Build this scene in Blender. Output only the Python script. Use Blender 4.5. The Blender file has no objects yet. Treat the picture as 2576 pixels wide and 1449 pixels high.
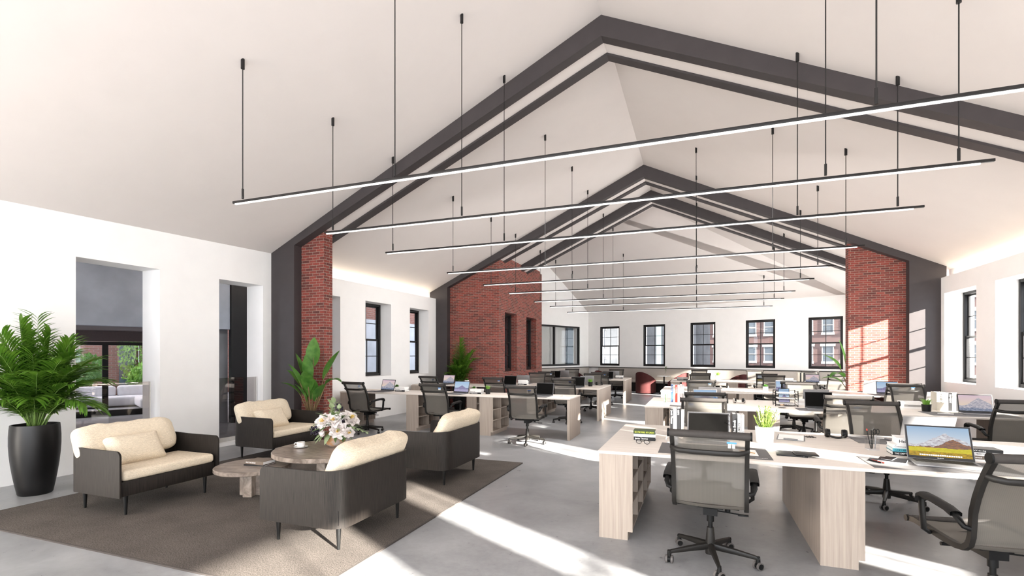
import bpy, bmesh, math, random
from mathutils import Vector, Matrix, Euler
PI = math.pi
R = math.radians
random.seed(7)
sc = bpy.context.scene
col = sc.collection

# ------------------------------------------------------------ camera, world, sun, exposure
F_PX = 1243.0
cam_d = bpy.data.cameras.new('camera')
cam = bpy.data.objects.new('camera', cam_d)
col.objects.link(cam)
cam.location = (0, 0, 1.555)
cam.rotation_euler = (PI / 2, 0, math.atan(467 / F_PX))
cam_d.sensor_width = 36.0
cam_d.lens = 36.0 * F_PX / 2576.0
cam_d.shift_y = 169.0 / 2576.0
cam_d.clip_start = 0.05
cam_d.clip_end = 300
sc.camera = cam
sc.view_settings.view_transform = 'Standard'
sc.view_settings.look = 'None'
sc.view_settings.gamma = 1.0
sc.view_settings.use_curve_mapping = False
sc.view_settings.exposure = 1.04
sc.cycles.max_bounces = 9
sc.cycles.diffuse_bounces = 5
sc.cycles.transparent_max_bounces = 24
sc.cycles.sample_clamp_indirect = 6.0
sc.cycles.use_denoising = True
try:
    sc.cycles.denoiser = 'OPENIMAGEDENOISE'
except Exception:
    pass

world = bpy.data.worlds.new('sky')
sc.world = world
world.use_nodes = True
bg = world.node_tree.nodes['Background']
bg.inputs[0].default_value = (0.86, 0.92, 1.0, 1)
bg.inputs[1].default_value = 3.0

SUN_DIR = Vector((-1.82, 1.0, -0.592))          # travelling direction of the sunlight
sl = bpy.data.lights.new('sun', 'SUN')
sl.energy = 36.0
sl.angle = R(0.9)
sl.color = (1.0, 0.93, 0.84)
so = bpy.data.objects.new('sun', sl)
so.rotation_euler = SUN_DIR.to_track_quat('-Z', 'Y').to_euler()
so.location = (12, -6, 9)
col.objects.link(so)


def area(name, loc, rot, sx, sy, power, color=(1, 1, 1)):
    l = bpy.data.lights.new(name, 'AREA')
    l.shape = 'RECTANGLE'
    l.size = sx
    l.size_y = sy
    l.energy = power
    l.color = color
    o = bpy.data.objects.new(name, l)
    o.location = loc
    o.rotation_euler = rot
    col.objects.link(o)
    return o


# added fill lights that brighten the hall; none is a fitting of the room
area('gable_fill', (-1.4, -3.7, 1.9), (R(76), 0, 0), 11, 2.8, 125, (1.0, 0.985, 0.965))  # unseen fill panel behind the viewer, added to brighten the near hall
area('rafter_fill', (-1.3, 8.3, 4.2), (R(32), 0, 0), 5.6, 1.0, 120, (1.0, 0.98, 0.96))  # added fill panel behind the first rafters, turned away from the viewer
area('far_window_fill', (5.6, 16.4, 2.0), (0, R(90), 0), 2.0, 5.2, 620, (1.0, 0.985, 0.965))  # added fill panel outside the pier-screened windows, brightens the far end

# ------------------------------------------------------------ materials
MATS = {}


def new_mat(name):
    m = bpy.data.materials.new(name)
    m.use_nodes = True
    nt = m.node_tree
    b = nt.nodes['Principled BSDF']
    MATS[name] = m
    return m, nt, b


def setin(b, key, v):
    if key in b.inputs:
        b.inputs[key].default_value = v


def c4(c):
    return (c[0], c[1], c[2], 1)


def tex_vec(nt, coord='UV', scale=(1, 1, 1), rot=(0, 0, 0)):
    tc = nt.nodes.new('ShaderNodeTexCoord')
    mp = nt.nodes.new('ShaderNodeMapping')
    mp.inputs['Scale'].default_value = scale
    mp.inputs['Rotation'].default_value = rot
    nt.links.new(tc.outputs[coord], mp.inputs['Vector'])
    return mp.outputs['Vector']


def ramp(nt, fac, stops):
    r = nt.nodes.new('ShaderNodeValToRGB')
    el = r.color_ramp.elements
    while len(el) < len(stops):
        el.new(0.5)
    for e, (p, c) in zip(el, stops):
        e.position = p
        e.color = c4(c)
    nt.links.new(fac, r.inputs[0])
    return r.outputs[0]


def noise(nt, vec, scale=5, detail=4, rough=0.55, dist=0.0):
    n = nt.nodes.new('ShaderNodeTexNoise')
    n.inputs['Scale'].default_value = scale
    n.inputs['Detail'].default_value = detail
    n.inputs['Roughness'].default_value = rough
    n.inputs['Distortion'].default_value = dist
    nt.links.new(vec, n.inputs['Vector'])
    return n.outputs['Fac']


def bump(nt, b, fac, strength=0.2, dist=0.01):
    bp = nt.nodes.new('ShaderNodeBump')
    bp.inputs['Strength'].default_value = strength
    bp.inputs['Distance'].default_value = dist
    nt.links.new(fac, bp.inputs['Height'])
    nt.links.new(bp.outputs[0], b.inputs['Normal'])


def plain(name, c, rough=0.5, metal=0.0, spec=0.4, n=None, coord='Object', bmp=0.0, coat=0.0):
    """n = (scale, spread): fine mottling of the colour itself"""
    m, nt, b = new_mat(name)
    setin(b, 'Base Color', c4(c))
    setin(b, 'Roughness', rough)
    setin(b, 'Metallic', metal)
    setin(b, 'Specular IOR Level', spec)
    setin(b, 'Coat Weight', coat)
    n = n or (30, 0.04)
    v = tex_vec(nt, coord)
    f = noise(nt, v, n[0], 3)
    lo = tuple(max(0, x * (1 - n[1])) for x in c)
    hi = tuple(min(1, x * (1 + n[1])) for x in c)
    nt.links.new(ramp(nt, f, [(0.3, lo), (0.7, hi)]), b.inputs['Base Color'])
    if bmp:
        bump(nt, b, f, bmp, 0.004)
    return m


def streaked(name, lo, hi, sc_uv, rough=0.45, stops=(0.3, 0.7), bmp=0.1, detail=5, dist=0.3, coord='UV', fine=None):
    m, nt, b = new_mat(name)
    setin(b, 'Roughness', rough)
    setin(b, 'Specular IOR Level', 0.25)
    v = tex_vec(nt, coord, sc_uv)
    f = noise(nt, v, 1.0, detail, 0.6, dist)
    c = ramp(nt, f, [(stops[0], lo), (stops[1], hi)])
    if fine:
        v2 = tex_vec(nt, coord, fine)
        f2 = noise(nt, v2, 1.0, 3, 0.6)
        mx = nt.nodes.new('ShaderNodeMix')
        mx.data_type = 'RGBA'
        mx.blend_type = 'MULTIPLY'
        mx.inputs[0].default_value = 0.55
        nt.links.new(c, mx.inputs[6])
        nt.links.new(ramp(nt, f2, [(0.35, (0.72, 0.72, 0.72)), (0.65, (1.12, 1.12, 1.12))]), mx.inputs[7])
        c = mx.outputs[2]
    nt.links.new(c, b.inputs['Base Color'])
    if bmp:
        bump(nt, b, f, bmp, 0.003)
    return m


def brick_mat(name, c1, c2, mortar, bw=0.163, rh=0.0495, ms=0.0045, bmp=0.6):
    m, nt, b = new_mat(name)
    setin(b, 'Roughness', 0.85)
    v = tex_vec(nt, 'UV')
    t = nt.nodes.new('ShaderNodeTexBrick')
    t.inputs['Scale'].default_value = 1.0
    t.inputs['Brick Width'].default_value = bw
    t.inputs['Row Height'].default_value = rh
    t.inputs['Mortar Size'].default_value = ms
    t.inputs['Mortar Smooth'].default_value = 0.15
    t.inputs['Bias'].default_value = -0.25
    t.inputs['Color1'].default_value = c4(c1)
    t.inputs['Color2'].default_value = c4(c2)
    t.inputs['Mortar'].default_value = c4(mortar)
    nt.links.new(v, t.inputs['Vector'])
    f = noise(nt, v, 22, 5, 0.65)
    mx = nt.nodes.new('ShaderNodeMix')
    mx.data_type = 'RGBA'
    mx.blend_type = 'MULTIPLY'
    mx.inputs[0].default_value = 0.8
    nt.links.new(t.outputs['Color'], mx.inputs[6])
    nt.links.new(ramp(nt, f, [(0.3, (0.68, 0.66, 0.66)), (0.7, (1.2, 1.16, 1.14))]), mx.inputs[7])
    nt.links.new(mx.outputs[2], b.inputs['Base Color'])
    inv = nt.nodes.new('ShaderNodeMath')
    inv.operation = 'SUBTRACT'
    inv.inputs[0].default_value = 1.0
    nt.links.new(t.outputs['Fac'], inv.inputs[1])
    bump(nt, b, inv.outputs[0], bmp, 0.006)
    return m


def emit(name, c, s):
    m = bpy.data.materials.new(name)
    m.use_nodes = True
    nt = m.node_tree
    nt.nodes.clear()
    e = nt.nodes.new('ShaderNodeEmission')
    e.inputs[0].default_value = c4(c)
    e.inputs[1].default_value = s
    o = nt.nodes.new('ShaderNodeOutputMaterial')
    nt.links.new(e.outputs[0], o.inputs[0])
    MATS[name] = m
    return m


def glass(name, tint=(0.93, 0.96, 0.97), gloss=0.07, rough=0.0):
    m = bpy.data.materials.new(name)
    m.use_nodes = True
    nt = m.node_tree
    nt.nodes.clear()
    tr = nt.nodes.new('ShaderNodeBsdfTransparent')
    tr.inputs[0].default_value = c4(tint)
    gl = nt.nodes.new('ShaderNodeBsdfGlossy')
    gl.inputs['Roughness'].default_value = rough
    mx = nt.nodes.new('ShaderNodeMixShader')
    mx.inputs[0].default_value = gloss
    nt.links.new(tr.outputs[0], mx.inputs[1])
    nt.links.new(gl.outputs[0], mx.inputs[2])
    o = nt.nodes.new('ShaderNodeOutputMaterial')
    nt.links.new(mx.outputs[0], o.inputs[0])
    MATS[name] = m
    return m


def mesh_cloth(name, c, cover=0.72):
    """woven see-through chair mesh: threads of cloth with gaps"""
    m, nt, b = new_mat(name)
    setin(b, 'Roughness', 0.7)
    setin(b, 'Specular IOR Level', 0.3)
    v = tex_vec(nt, 'UV')
    w = nt.nodes.new('ShaderNodeTexWave')
    w.wave_type = 'BANDS'
    w.bands_direction = 'X'
    w.inputs['Scale'].default_value = 34
    nt.links.new(v, w.inputs['Vector'])
    nt.links.new(ramp(nt, w.outputs['Fac'], [(0.0, tuple(x * 0.88 for x in c)), (0.35, c)]), b.inputs['Base Color'])
    tl = nt.nodes.new('ShaderNodeBsdfTranslucent')
    tl.inputs[0].default_value = c4(tuple(min(1, x * 1.5) for x in c))
    mt = nt.nodes.new('ShaderNodeMixShader')
    mt.inputs[0].default_value = 0.16
    nt.links.new(b.outputs[0], mt.inputs[1])
    nt.links.new(tl.outputs[0], mt.inputs[2])
    tr = nt.nodes.new('ShaderNodeBsdfTransparent')
    mx = nt.nodes.new('ShaderNodeMixShader')
    mx.inputs[0].default_value = cover
    nt.links.new(tr.outputs[0], mx.inputs[1])
    nt.links.new(mt.outputs[0], mx.inputs[2])
    nt.links.new(mx.outputs[0], nt.nodes['Material Output'].inputs[0])
    return m


def leaf_mat(name, lo, hi, trans=0.3):
    m, nt, b = new_mat(name)
    setin(b, 'Roughness', 0.42)
    v = tex_vec(nt, 'Object')
    f = noise(nt, v, 9, 4)
    c = ramp(nt, f, [(0.3, lo), (0.7, hi)])
    nt.links.new(c, b.inputs['Base Color'])
    tl = nt.nodes.new('ShaderNodeBsdfTranslucent')
    nt.links.new(c, tl.inputs[0])
    mt = nt.nodes.new('ShaderNodeMixShader')
    mt.inputs[0].default_value = trans
    nt.links.new(b.outputs[0], mt.inputs[1])
    nt.links.new(tl.outputs[0], mt.inputs[2])
    nt.links.new(mt.outputs[0], nt.nodes['Material Output'].inputs[0])
    return m


def screen_mat(name, sky_lo, sky_hi, layers, dock=True, strength=0.45):
    """a lit screen showing a landscape: sky gradient, then ridges (base, amp, freq, seed, colour low, colour high)"""
    m = bpy.data.materials.new(name)
    m.use_nodes = True
    nt = m.node_tree
    nt.nodes.clear()
    tc = nt.nodes.new('ShaderNodeTexCoord')
    sp = nt.nodes.new('ShaderNodeSeparateXYZ')
    nt.links.new(tc.outputs['UV'], sp.inputs[0])
    cur = ramp(nt, sp.outputs[1], [(0.3, sky_lo), (1.0, sky_hi)])

    def math_(op, a, b_=None):
        n = nt.nodes.new('ShaderNodeMath')
        n.operation = op
        for i, q in enumerate((a, b_)):
            if q is None:
                continue
            if isinstance(q, (int, float)):
                n.inputs[i].default_value = q
            else:
                nt.links.new(q, n.inputs[i])
        return n.outputs[0]
    for base, amp, freq, seed, lo, hi, peak in layers:
        cmb = nt.nodes.new('ShaderNodeCombineXYZ')
        nt.links.new(math_('MULTIPLY', sp.outputs[0], freq), cmb.inputs[0])
        cmb.inputs[1].default_value = seed
        h = noise(nt, cmb.outputs[0], 1.0, 5, 0.6)
        hh = math_('ADD', math_('MULTIPLY', math_('SUBTRACT', h, 0.5), amp), base)
        if peak:
            d = math_('ABSOLUTE', math_('SUBTRACT', sp.outputs[0], peak[0]))
            hh = math_('ADD', hh, math_('MAXIMUM', math_('SUBTRACT', peak[1], math_('MULTIPLY', d, peak[2])), 0.0))
        mask = math_('LESS_THAN', sp.outputs[1], hh)
        v2 = nt.nodes.new('ShaderNodeMapping')
        v2.inputs['Scale'].default_value = (9, 14, 1)
        v2.inputs['Rotation'].default_value = (0, 0, 0.6)
        nt.links.new(tc.outputs['UV'], v2.inputs[0])
        cc = ramp(nt, noise(nt, v2.outputs[0], 1.3, 6, 0.7), [(0.38, lo), (0.62, hi)])
        mx = nt.nodes.new('ShaderNodeMix')
        mx.data_type = 'RGBA'
        nt.links.new(mask, mx.inputs[0])
        nt.links.new(cur, mx.inputs[6])
        nt.links.new(cc, mx.inputs[7])
        cur = mx.outputs[2]
    e = nt.nodes.new('ShaderNodeEmission')
    e.inputs[1].default_value = strength
    nt.links.new(cur, e.inputs[0])
    g = nt.nodes.new('ShaderNodeBsdfGlossy')
    g.inputs['Roughness'].default_value = 0.08
    ms = nt.nodes.new('ShaderNodeMixShader')
    ms.inputs[0].default_value = 0.04
    nt.links.new(e.outputs[0], ms.inputs[1])
    nt.links.new(g.outputs[0], ms.inputs[2])
    o = nt.nodes.new('ShaderNodeOutputMaterial')
    nt.links.new(ms.outputs[0], o.inputs[0])
    MATS[name] = m
    return m


M = {}
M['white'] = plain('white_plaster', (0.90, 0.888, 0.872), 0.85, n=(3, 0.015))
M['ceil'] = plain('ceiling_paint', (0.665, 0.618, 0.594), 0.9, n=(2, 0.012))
M['dark'] = plain('dark_steel_paint', (0.050, 0.043, 0.044), 0.55, 0, 0.3, n=(5, 0.06))
M['brick'] = brick_mat('red_brick', (0.25, 0.052, 0.038), (0.06, 0.024, 0.021), (0.32, 0.265, 0.22), ms=0.0038)
M['brick_out'] = brick_mat('outdoor_brick', (0.26, 0.105, 0.08), (0.19, 0.075, 0.06), (0.26, 0.2, 0.18), 0.24, 0.08, 0.01, 0.2)
M['winframe'] = plain('window_frame_paint', (0.012, 0.011, 0.011), 0.4, 0, 0.3)
M['glass'] = glass('window_glass', (0.95, 0.97, 0.98), 0.05)
M['balus'] = glass('balustrade_glass', (0.80, 0.78, 0.77), 0.10)
M['cupglass'] = glass('clear_acrylic', (0.975, 0.975, 0.975), 0.06)
M['fabric'] = streaked('cream_linen', (0.60, 0.50, 0.37), (0.78, 0.69, 0.55), (30, 240, 240), 0.9, (0.36, 0.62), 0.2, 3, 0, 'Object', (200, 30, 200))
M['shell'] = streaked('dark_ash_veneer', (0.0055, 0.0045, 0.004), (0.030, 0.024, 0.020), (260, 6, 1), 0.55, (0.3, 0.7), 0.08)
M['blackwood'] = plain('black_lacquer_leg', (0.006, 0.006, 0.006), 0.4, 0, 0.3)
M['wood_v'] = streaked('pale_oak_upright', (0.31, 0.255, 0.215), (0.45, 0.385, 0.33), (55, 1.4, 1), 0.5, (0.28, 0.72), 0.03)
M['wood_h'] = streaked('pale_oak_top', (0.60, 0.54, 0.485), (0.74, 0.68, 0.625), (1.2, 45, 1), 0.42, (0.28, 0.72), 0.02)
M['rug'] = streaked('taupe_wool', (0.028, 0.023, 0.020), (0.16, 0.138, 0.121), (170, 90, 1), 0.98, (0.34, 0.68), 0.5, 6, 0.2, 'UV', (3, 3, 1))
M['rug_edge'] = plain('rug_binding', (0.06, 0.05, 0.045), 0.95)
M['stone'] = streaked('brown_marble', (0.11, 0.085, 0.068), (0.36, 0.30, 0.255), (4, 16, 4), 0.3, (0.32, 0.66), 0.0, 8, 1.6, 'Object')
M['chair_f'] = plain('chair_frame', (0.013, 0.0115, 0.010), 0.45, 0, 0.3, n=(12, 0.1))
M['chair_k'] = plain('chair_black_plastic', (0.005, 0.005, 0.005), 0.5, 0, 0.22)
M['armpad'] = plain('arm_pad', (0.010, 0.009, 0.009), 0.6, 0, 0.25)
M['mesh'] = mesh_cloth('chair_mesh', (0.15, 0.138, 0.122), 0.72)
M['mesh_seat'] = mesh_cloth('chair_seat_mesh', (0.15, 0.138, 0.122), 0.93)
M['topbar'] = plain('chair_headroll', (0.045, 0.040, 0.037), 0.65, 0, 0.25, n=(60, 0.08))
M['wheelrim'] = plain('caster_tyre', (0.11, 0.10, 0.095), 0.5)
M['sticker_b'] = plain('blue_sticker', (0.08, 0.30, 0.75), 0.4)
M['sticker_w'] = plain('white_sticker', (0.72, 0.74, 0.76), 0.4)
M['alu'] = plain('silver_aluminium', (0.26, 0.26, 0.268), 0.42, 0.6)
M['keys'] = plain('black_keys', (0.02, 0.02, 0.022), 0.5)
M['scr_off'] = plain('dark_screen', (0.003, 0.0028, 0.0026), 0.4, 0, 0.06)
M['pad'] = plain('grey_felt', (0.13, 0.125, 0.125), 0.9, n=(200, 0.12))
M['paper'] = plain('paper_white', (0.86, 0.85, 0.83), 0.8)
M['porc'] = plain('porcelain', (0.86, 0.85, 0.84), 0.15, n=(3, 0.01))
M['pot_k'] = plain('black_planter', (0.006, 0.0055, 0.0055), 0.38, 0, 0.35)
M['soil'] = plain('potting_soil', (0.09, 0.05, 0.03), 0.95, n=(40, 0.5), bmp=1.0)
M['leaf1'] = leaf_mat('palm_green', (0.055, 0.16, 0.012), (0.16, 0.32, 0.035))
M['leaf2'] = leaf_mat('broadleaf_green', (0.045, 0.15, 0.02), (0.13, 0.30, 0.05))
M['leaf3'] = leaf_mat('herb_green', (0.17, 0.27, 0.045), (0.32, 0.43, 0.11))
M['leaf4'] = leaf_mat('grass_green', (0.16, 0.36, 0.04), (0.30, 0.52, 0.10))
M['leaf5'] = leaf_mat('sage_green', (0.22, 0.32, 0.14), (0.42, 0.50, 0.30))
M['leaf6'] = leaf_mat('dark_leaf', (0.05, 0.10, 0.03), (0.12, 0.2, 0.06))
M['petal'] = leaf_mat('blush_petal', (0.84, 0.77, 0.74), (0.93, 0.89, 0.87), 0.25)
M['stamen'] = plain('yellow_stamen', (0.75, 0.52, 0.15), 0.7)
M['berry'] = plain('dark_berry', (0.03, 0.022, 0.04), 0.3)
M['stem'] = plain('plant_stem', (0.16, 0.26, 0.06), 0.6)
M['trunk'] = plain('brown_stem', (0.20, 0.13, 0.06), 0.8)
M['red'] = plain('burgundy_wool', (0.048, 0.006, 0.0055), 0.85, n=(90, 0.12))
M['beige'] = plain('beige_upholstery', (0.40, 0.365, 0.33), 0.9, n=(60, 0.08))
M['black'] = plain('matt_black', (0.008, 0.0075, 0.0075), 0.6, 0, 0.25)
M['conc_out'] = plain('outdoor_concrete', (0.42, 0.45, 0.50), 0.8, n=(1.6, 0.14))
M['brown_soffit'] = plain('brown_soffit', (0.16, 0.125, 0.12), 0.8)
M['outwhite'] = plain('white_outdoor_cloth', (0.80, 0.79, 0.82), 0.9)
M['greybld'] = plain('grey_render', (0.27, 0.27, 0.28), 0.9, n=(0.9, 0.25))
M['paleb'] = plain('pale_stone', (0.36, 0.355, 0.35), 0.9, n=(0.6, 0.3))
M['trimstone'] = plain('stone_trim', (0.42, 0.40, 0.385), 0.8)
M['winpane_out'] = plain('distant_pane', (0.18, 0.21, 0.24), 0.2)
M['green_glass'] = plain('green_glazing', (0.42, 0.55, 0.50), 0.2)
M['bluegrey'] = plain('blue_grey_steel', (0.07, 0.10, 0.125), 0.5, n=(9, 0.35))
M['blind'] = plain('pale_blind', (0.60, 0.585, 0.56), 0.8)
M['lamp'] = emit('lamp_diffuser', (1.0, 0.97, 0.93), 1.3)
M['cove'] = emit('cove_strip', (1.0, 0.88, 0.70), 9.0)
M['bowl'] = streaked('mottled_bowl', (0.50, 0.27, 0.13), (0.48, 0.46, 0.44), (5, 5, 9), 0.35, (0.42, 0.56), 0.2, 5, 0.6, 'Object')
M['coffee'] = plain('coffee', (0.35, 0.22, 0.12), 0.3)
M['gold'] = plain('brass_tip', (0.65, 0.38, 0.12), 0.35, 0.6)
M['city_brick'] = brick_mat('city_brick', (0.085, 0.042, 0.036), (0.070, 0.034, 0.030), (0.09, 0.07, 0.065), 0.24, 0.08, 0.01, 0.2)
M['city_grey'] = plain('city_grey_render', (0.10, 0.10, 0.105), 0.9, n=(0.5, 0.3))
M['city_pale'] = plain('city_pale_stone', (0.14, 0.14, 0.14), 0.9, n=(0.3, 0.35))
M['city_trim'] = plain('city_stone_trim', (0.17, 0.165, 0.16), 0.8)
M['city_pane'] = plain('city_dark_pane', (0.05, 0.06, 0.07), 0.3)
BOOKC = dict(black=(0.006, 0.006, 0.007), white=(0.80, 0.79, 0.78), navy=(0.04, 0.09, 0.22), red=(0.55, 0.05, 0.03), teal=(0.08, 0.40, 0.50),
             pink=(0.62, 0.45, 0.46), cream=(0.66, 0.61, 0.50), grey=(0.30, 0.29, 0.28), brown=(0.17, 0.13, 0.10), green=(0.035, 0.06, 0.012), khaki=(0.46, 0.43, 0.36))
for k_, v_ in BOOKC.items():
    M['bk_' + k_] = plain(k_ + '_cover', v_, 0.45)
M['ink_y'] = plain('yellow_ink', (0.72, 0.78, 0.08), 0.5)
M['ink_o'] = plain('orange_ink', (0.80, 0.28, 0.04), 0.5)
M['ink_b'] = plain('blue_ink', (0.05, 0.30, 0.50), 0.5)
M['scr_a'] = screen_mat('autumn_screen', (0.80, 0.84, 0.88), (0.32, 0.50, 0.72),
                        [(0.42, 0.22, 4, 1.3, (0.42, 0.38, 0.42), (0.86, 0.88, 0.92), (0.62, 0.34, 0.75)),
                         (0.36, 0.25, 5, 4.1, (0.16, 0.10, 0.10), (0.42, 0.20, 0.10), (0.72, 0.22, 0.65)),
                         (0.34, 0.10, 6, 2.2, (0.60, 0.55, 0.02), (0.78, 0.66, 0.05), None),
                         (0.22, 0.03, 8, 7.7, (0.20, 0.16, 0.02), (0.75, 0.45, 0.02), None)])
M['scr_d'] = screen_mat('dune_screen', (0.62, 0.72, 0.84), (0.36, 0.55, 0.80),
                        [(0.42, 0.10, 5, 3.1, (0.16, 0.20, 0.36), (0.26, 0.30, 0.48), None),
                         (0.34, 0.05, 3, 5.2, (0.20, 0.18, 0.34), (0.36, 0.33, 0.52), (0.52, 0.30, 0.9)),
                         (0.28, 0.10, 2, 9.3, (0.36, 0.34, 0.55), (0.52, 0.48, 0.66), None)])
M['scr_c'] = screen_mat('cliff_screen', (0.80, 0.66, 0.50), (0.72, 0.55, 0.66),
                        [(0.40, 0.25, 4, 1.9, (0.22, 0.24, 0.34), (0.70, 0.64, 0.66), (0.62, 0.42, 1.1)),
                         (0.24, 0.22, 6, 6.3, (0.07, 0.10, 0.18), (0.34, 0.38, 0.50), None)])

# concrete floor
m, nt, b = new_mat('polished_concrete')
v = tex_vec(nt, 'Object')
f1 = noise(nt, v, 0.9, 8, 0.62, 0.4)
f2 = noise(nt, v, 14, 6, 0.7)
ad = nt.nodes.new('ShaderNodeMix')
ad.inputs[0].default_value = 0.35
nt.links.new(f1, ad.inputs[2])
nt.links.new(f2, ad.inputs[3])
nt.links.new(ramp(nt, ad.outputs[0], [(0.37, (0.19, 0.193, 0.20)), (0.63, (0.345, 0.35, 0.36))]), b.inputs['Base Color'])
rr = ramp(nt, f2, [(0.3, (0.26, 0.26, 0.26)), (0.7, (0.44, 0.44, 0.44))])
nt.links.new(rr, b.inputs['Roughness'])
bump(nt, b, f2, 0.06, 0.002)
M['floor'] = m


# ------------------------------------------------------------ mesh helpers
class MB:
    def __init__(s):
        s.v = []
        s.f = []
        s.mi = []
        s.cur = 0

    def add(s, vs, fs):
        o = len(s.v)
        s.v += [tuple(p) for p in vs]
        s.f += [tuple(i + o for i in f) for f in fs]
        s.mi += [s.cur] * len(fs)
        return s

    def box(s, x0, x1, y0, y1, z0, z1, mtx=None):
        vs = [Vector((x, y, z)) for z in (z0, z1) for y in (y0, y1) for x in (x0, x1)]
        if mtx is not None:
            vs = [mtx @ p for p in vs]
        return s.add(vs, [(0, 2, 3, 1), (4, 5, 7, 6), (0, 1, 5, 4), (2, 6, 7, 3), (0, 4, 6, 2), (1, 3, 7, 5)])

    def cyl(s, p0, p1, r0, r1=None, n=14, caps=True):
        r1 = r0 if r1 is None else r1
        p0, p1 = Vector(p0), Vector(p1)
        d = (p1 - p0).normalized()
        a = d.orthogonal().normalized()
        b_ = d.cross(a)
        vs = []
        for p, r in ((p0, r0), (p1, r1)):
            for i in range(n):
                t = 2 * PI * i / n
                vs.append(p + (a * math.cos(t) + b_ * math.sin(t)) * r)
        fs = [(i, (i + 1) % n, n + (i + 1) % n, n + i) for i in range(n)]
        if caps:
            fs += [tuple(range(n - 1, -1, -1)), tuple(range(n, 2 * n))]
        return s.add(vs, fs)

    def lathe(s, prof, n=28, c=(0, 0, 0), cap0=True, cap1=False):
        vs = []
        for r, z in prof:
            for i in range(n):
                t = 2 * PI * i / n
                vs.append((c[0] + r * math.cos(t), c[1] + r * math.sin(t), c[2] + z))
        fs = []
        for k in range(len(prof) - 1):
            for i in range(n):
                j = (i + 1) % n
                fs.append((k * n + i, k * n + j, (k + 1) * n + j, (k + 1) * n + i))
        if cap0:
            fs.append(tuple(range(n - 1, -1, -1)))
        if cap1:
            fs.append(tuple(range((len(prof) - 1) * n, len(prof) * n)))
        return s.add(vs, fs)

    def tube(s, pts, r, n=8, sx=1.0, up=(0, 0, 1), closed=False):
        """round tube, or (sx != 1) one flattened across 'up'"""
        pts = [Vector(p) for p in pts]
        up = Vector(up)
        rings = []
        m_ = len(pts)
        for k, p in enumerate(pts):
            if closed:
                t = pts[(k + 1) % m_] - pts[k - 1]
            else:
                t = pts[min(k + 1, m_ - 1)] - pts[max(k - 1, 0)]
            t.normalize()
            a = t.cross(up)
            if a.length < 1e-4:
                a = t.orthogonal()
            a.normalize()
            b_ = a.cross(t)
            rr_ = r[k] if isinstance(r, (list, tuple)) else r
            rings.append([p + a * math.cos(2 * PI * i / n) * rr_ * sx + b_ * math.sin(2 * PI * i / n) * rr_ for i in range(n)])
        vs = [q for g in rings for q in g]
        fs = []
        for k in range(m_ if closed else m_ - 1):
            k2 = (k + 1) % m_
            for i in range(n):
                j = (i + 1) % n
                fs.append((k * n + i, k * n + j, k2 * n + j, k2 * n + i))
        if not closed:
            fs += [tuple(range(n - 1, -1, -1)), tuple(range((m_ - 1) * n, m_ * n))]
        return s.add(vs, fs)

    def prism(s, poly, axis, a0, a1):
        """poly of 2D points extruded along axis ('x','y','z')"""
        n = len(poly)

        def P(p, a):
            return {'x': (a, p[0], p[1]), 'y': (p[0], a, p[1]), 'z': (p[0], p[1], a)}[axis]
        vs = [P(p, a0) for p in poly] + [P(p, a1) for p in poly]
        fs = [tuple(range(n)), tuple(range(2 * n - 1, n - 1, -1))] + [(i, n + i, n + (i + 1) % n, (i + 1) % n) for i in range(n)]
        return s.add(vs, fs)

    def grid(s, P, nu, nv, cu=False, cv=False):
        """P(i, j) -> point"""
        vs = [P(i, j) for j in range(nv) for i in range(nu)]
        fs = []
        for j in range(nv if cv else nv - 1):
            for i in range(nu if cu else nu - 1):
                i2, j2 = (i + 1) % nu, (j + 1) % nv
                fs.append((j * nu + i, j * nu + i2, j2 * nu + i2, j2 * nu + i))
        return s.add(vs, fs)

    def build(s, name, mats, parent=None, bevel=0, smooth=False, uv=None, segs=2):
        me = bpy.data.meshes.new(name)
        me.from_pydata(s.v, [], s.f)
        if not isinstance(mats, (list, tuple)):
            mats = [mats]
        for m_ in mats:
            me.materials.append(M[m_] if isinstance(m_, str) else m_)
        for p, k in zip(me.polygons, s.mi):
            p.material_index = k
        bm = bmesh.new()
        bm.from_mesh(me)
        bmesh.ops.recalc_face_normals(bm, faces=bm.faces)
        if bevel:
            es = [e for e in bm.edges if len(e.link_faces) == 2 and e.calc_face_angle(0) > 0.6]
            bmesh.ops.bevel(bm, geom=es, offset=bevel, segments=segs, affect='EDGES', clamp_overlap=True, profile=0.5)
        if smooth:
            for f in bm.faces:
                f.smooth = True
            if smooth != 'all':
                for e in bm.edges:
                    if len(e.link_faces) == 2 and e.calc_face_angle(0) > 0.7:
                        e.smooth = False
        elif bevel:
            for f in bm.faces:
                f.smooth = True
            for e in bm.edges:
                if len(e.link_faces) == 2 and e.calc_face_angle(0) > 0.85:
                    e.smooth = False
        uvl = bm.loops.layers.uv.new('UVMap')
        for f in bm.faces:
            n = f.normal
            ax, ay, az = abs(n.x), abs(n.y), abs(n.z)
            for l in f.loops:
                p = l.vert.co
                if uv:
                    l[uvl].uv = uv(p)
                elif az >= ax and az >= ay:
                    l[uvl].uv = (p.x, p.y)
                elif ax >= ay:
                    l[uvl].uv = (p.y, p.z)
                else:
                    l[uvl].uv = (p.x, p.z)
        bm.to_mesh(me)
        bm.free()
        o = bpy.data.objects.new(name, me)
        col.objects.link(o)
        if parent is not None:
            o.parent = parent
        return o


def tag(o, label, cat, group=None):
    o['label'] = label
    o['category'] = cat
    if group:
        o['group'] = group
    return o


def struct(o):
    o['kind'] = 'structure'
    return o


def thing(name, label, cat, loc=(0, 0, 0), rz=0.0, group=None):
    o = bpy.data.objects.new(name, None)
    col.objects.link(o)
    o.empty_display_size = 0.1
    o.location = loc
    o.rotation_euler = (0, 0, rz)
    return tag(o, label, cat, group)


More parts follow.
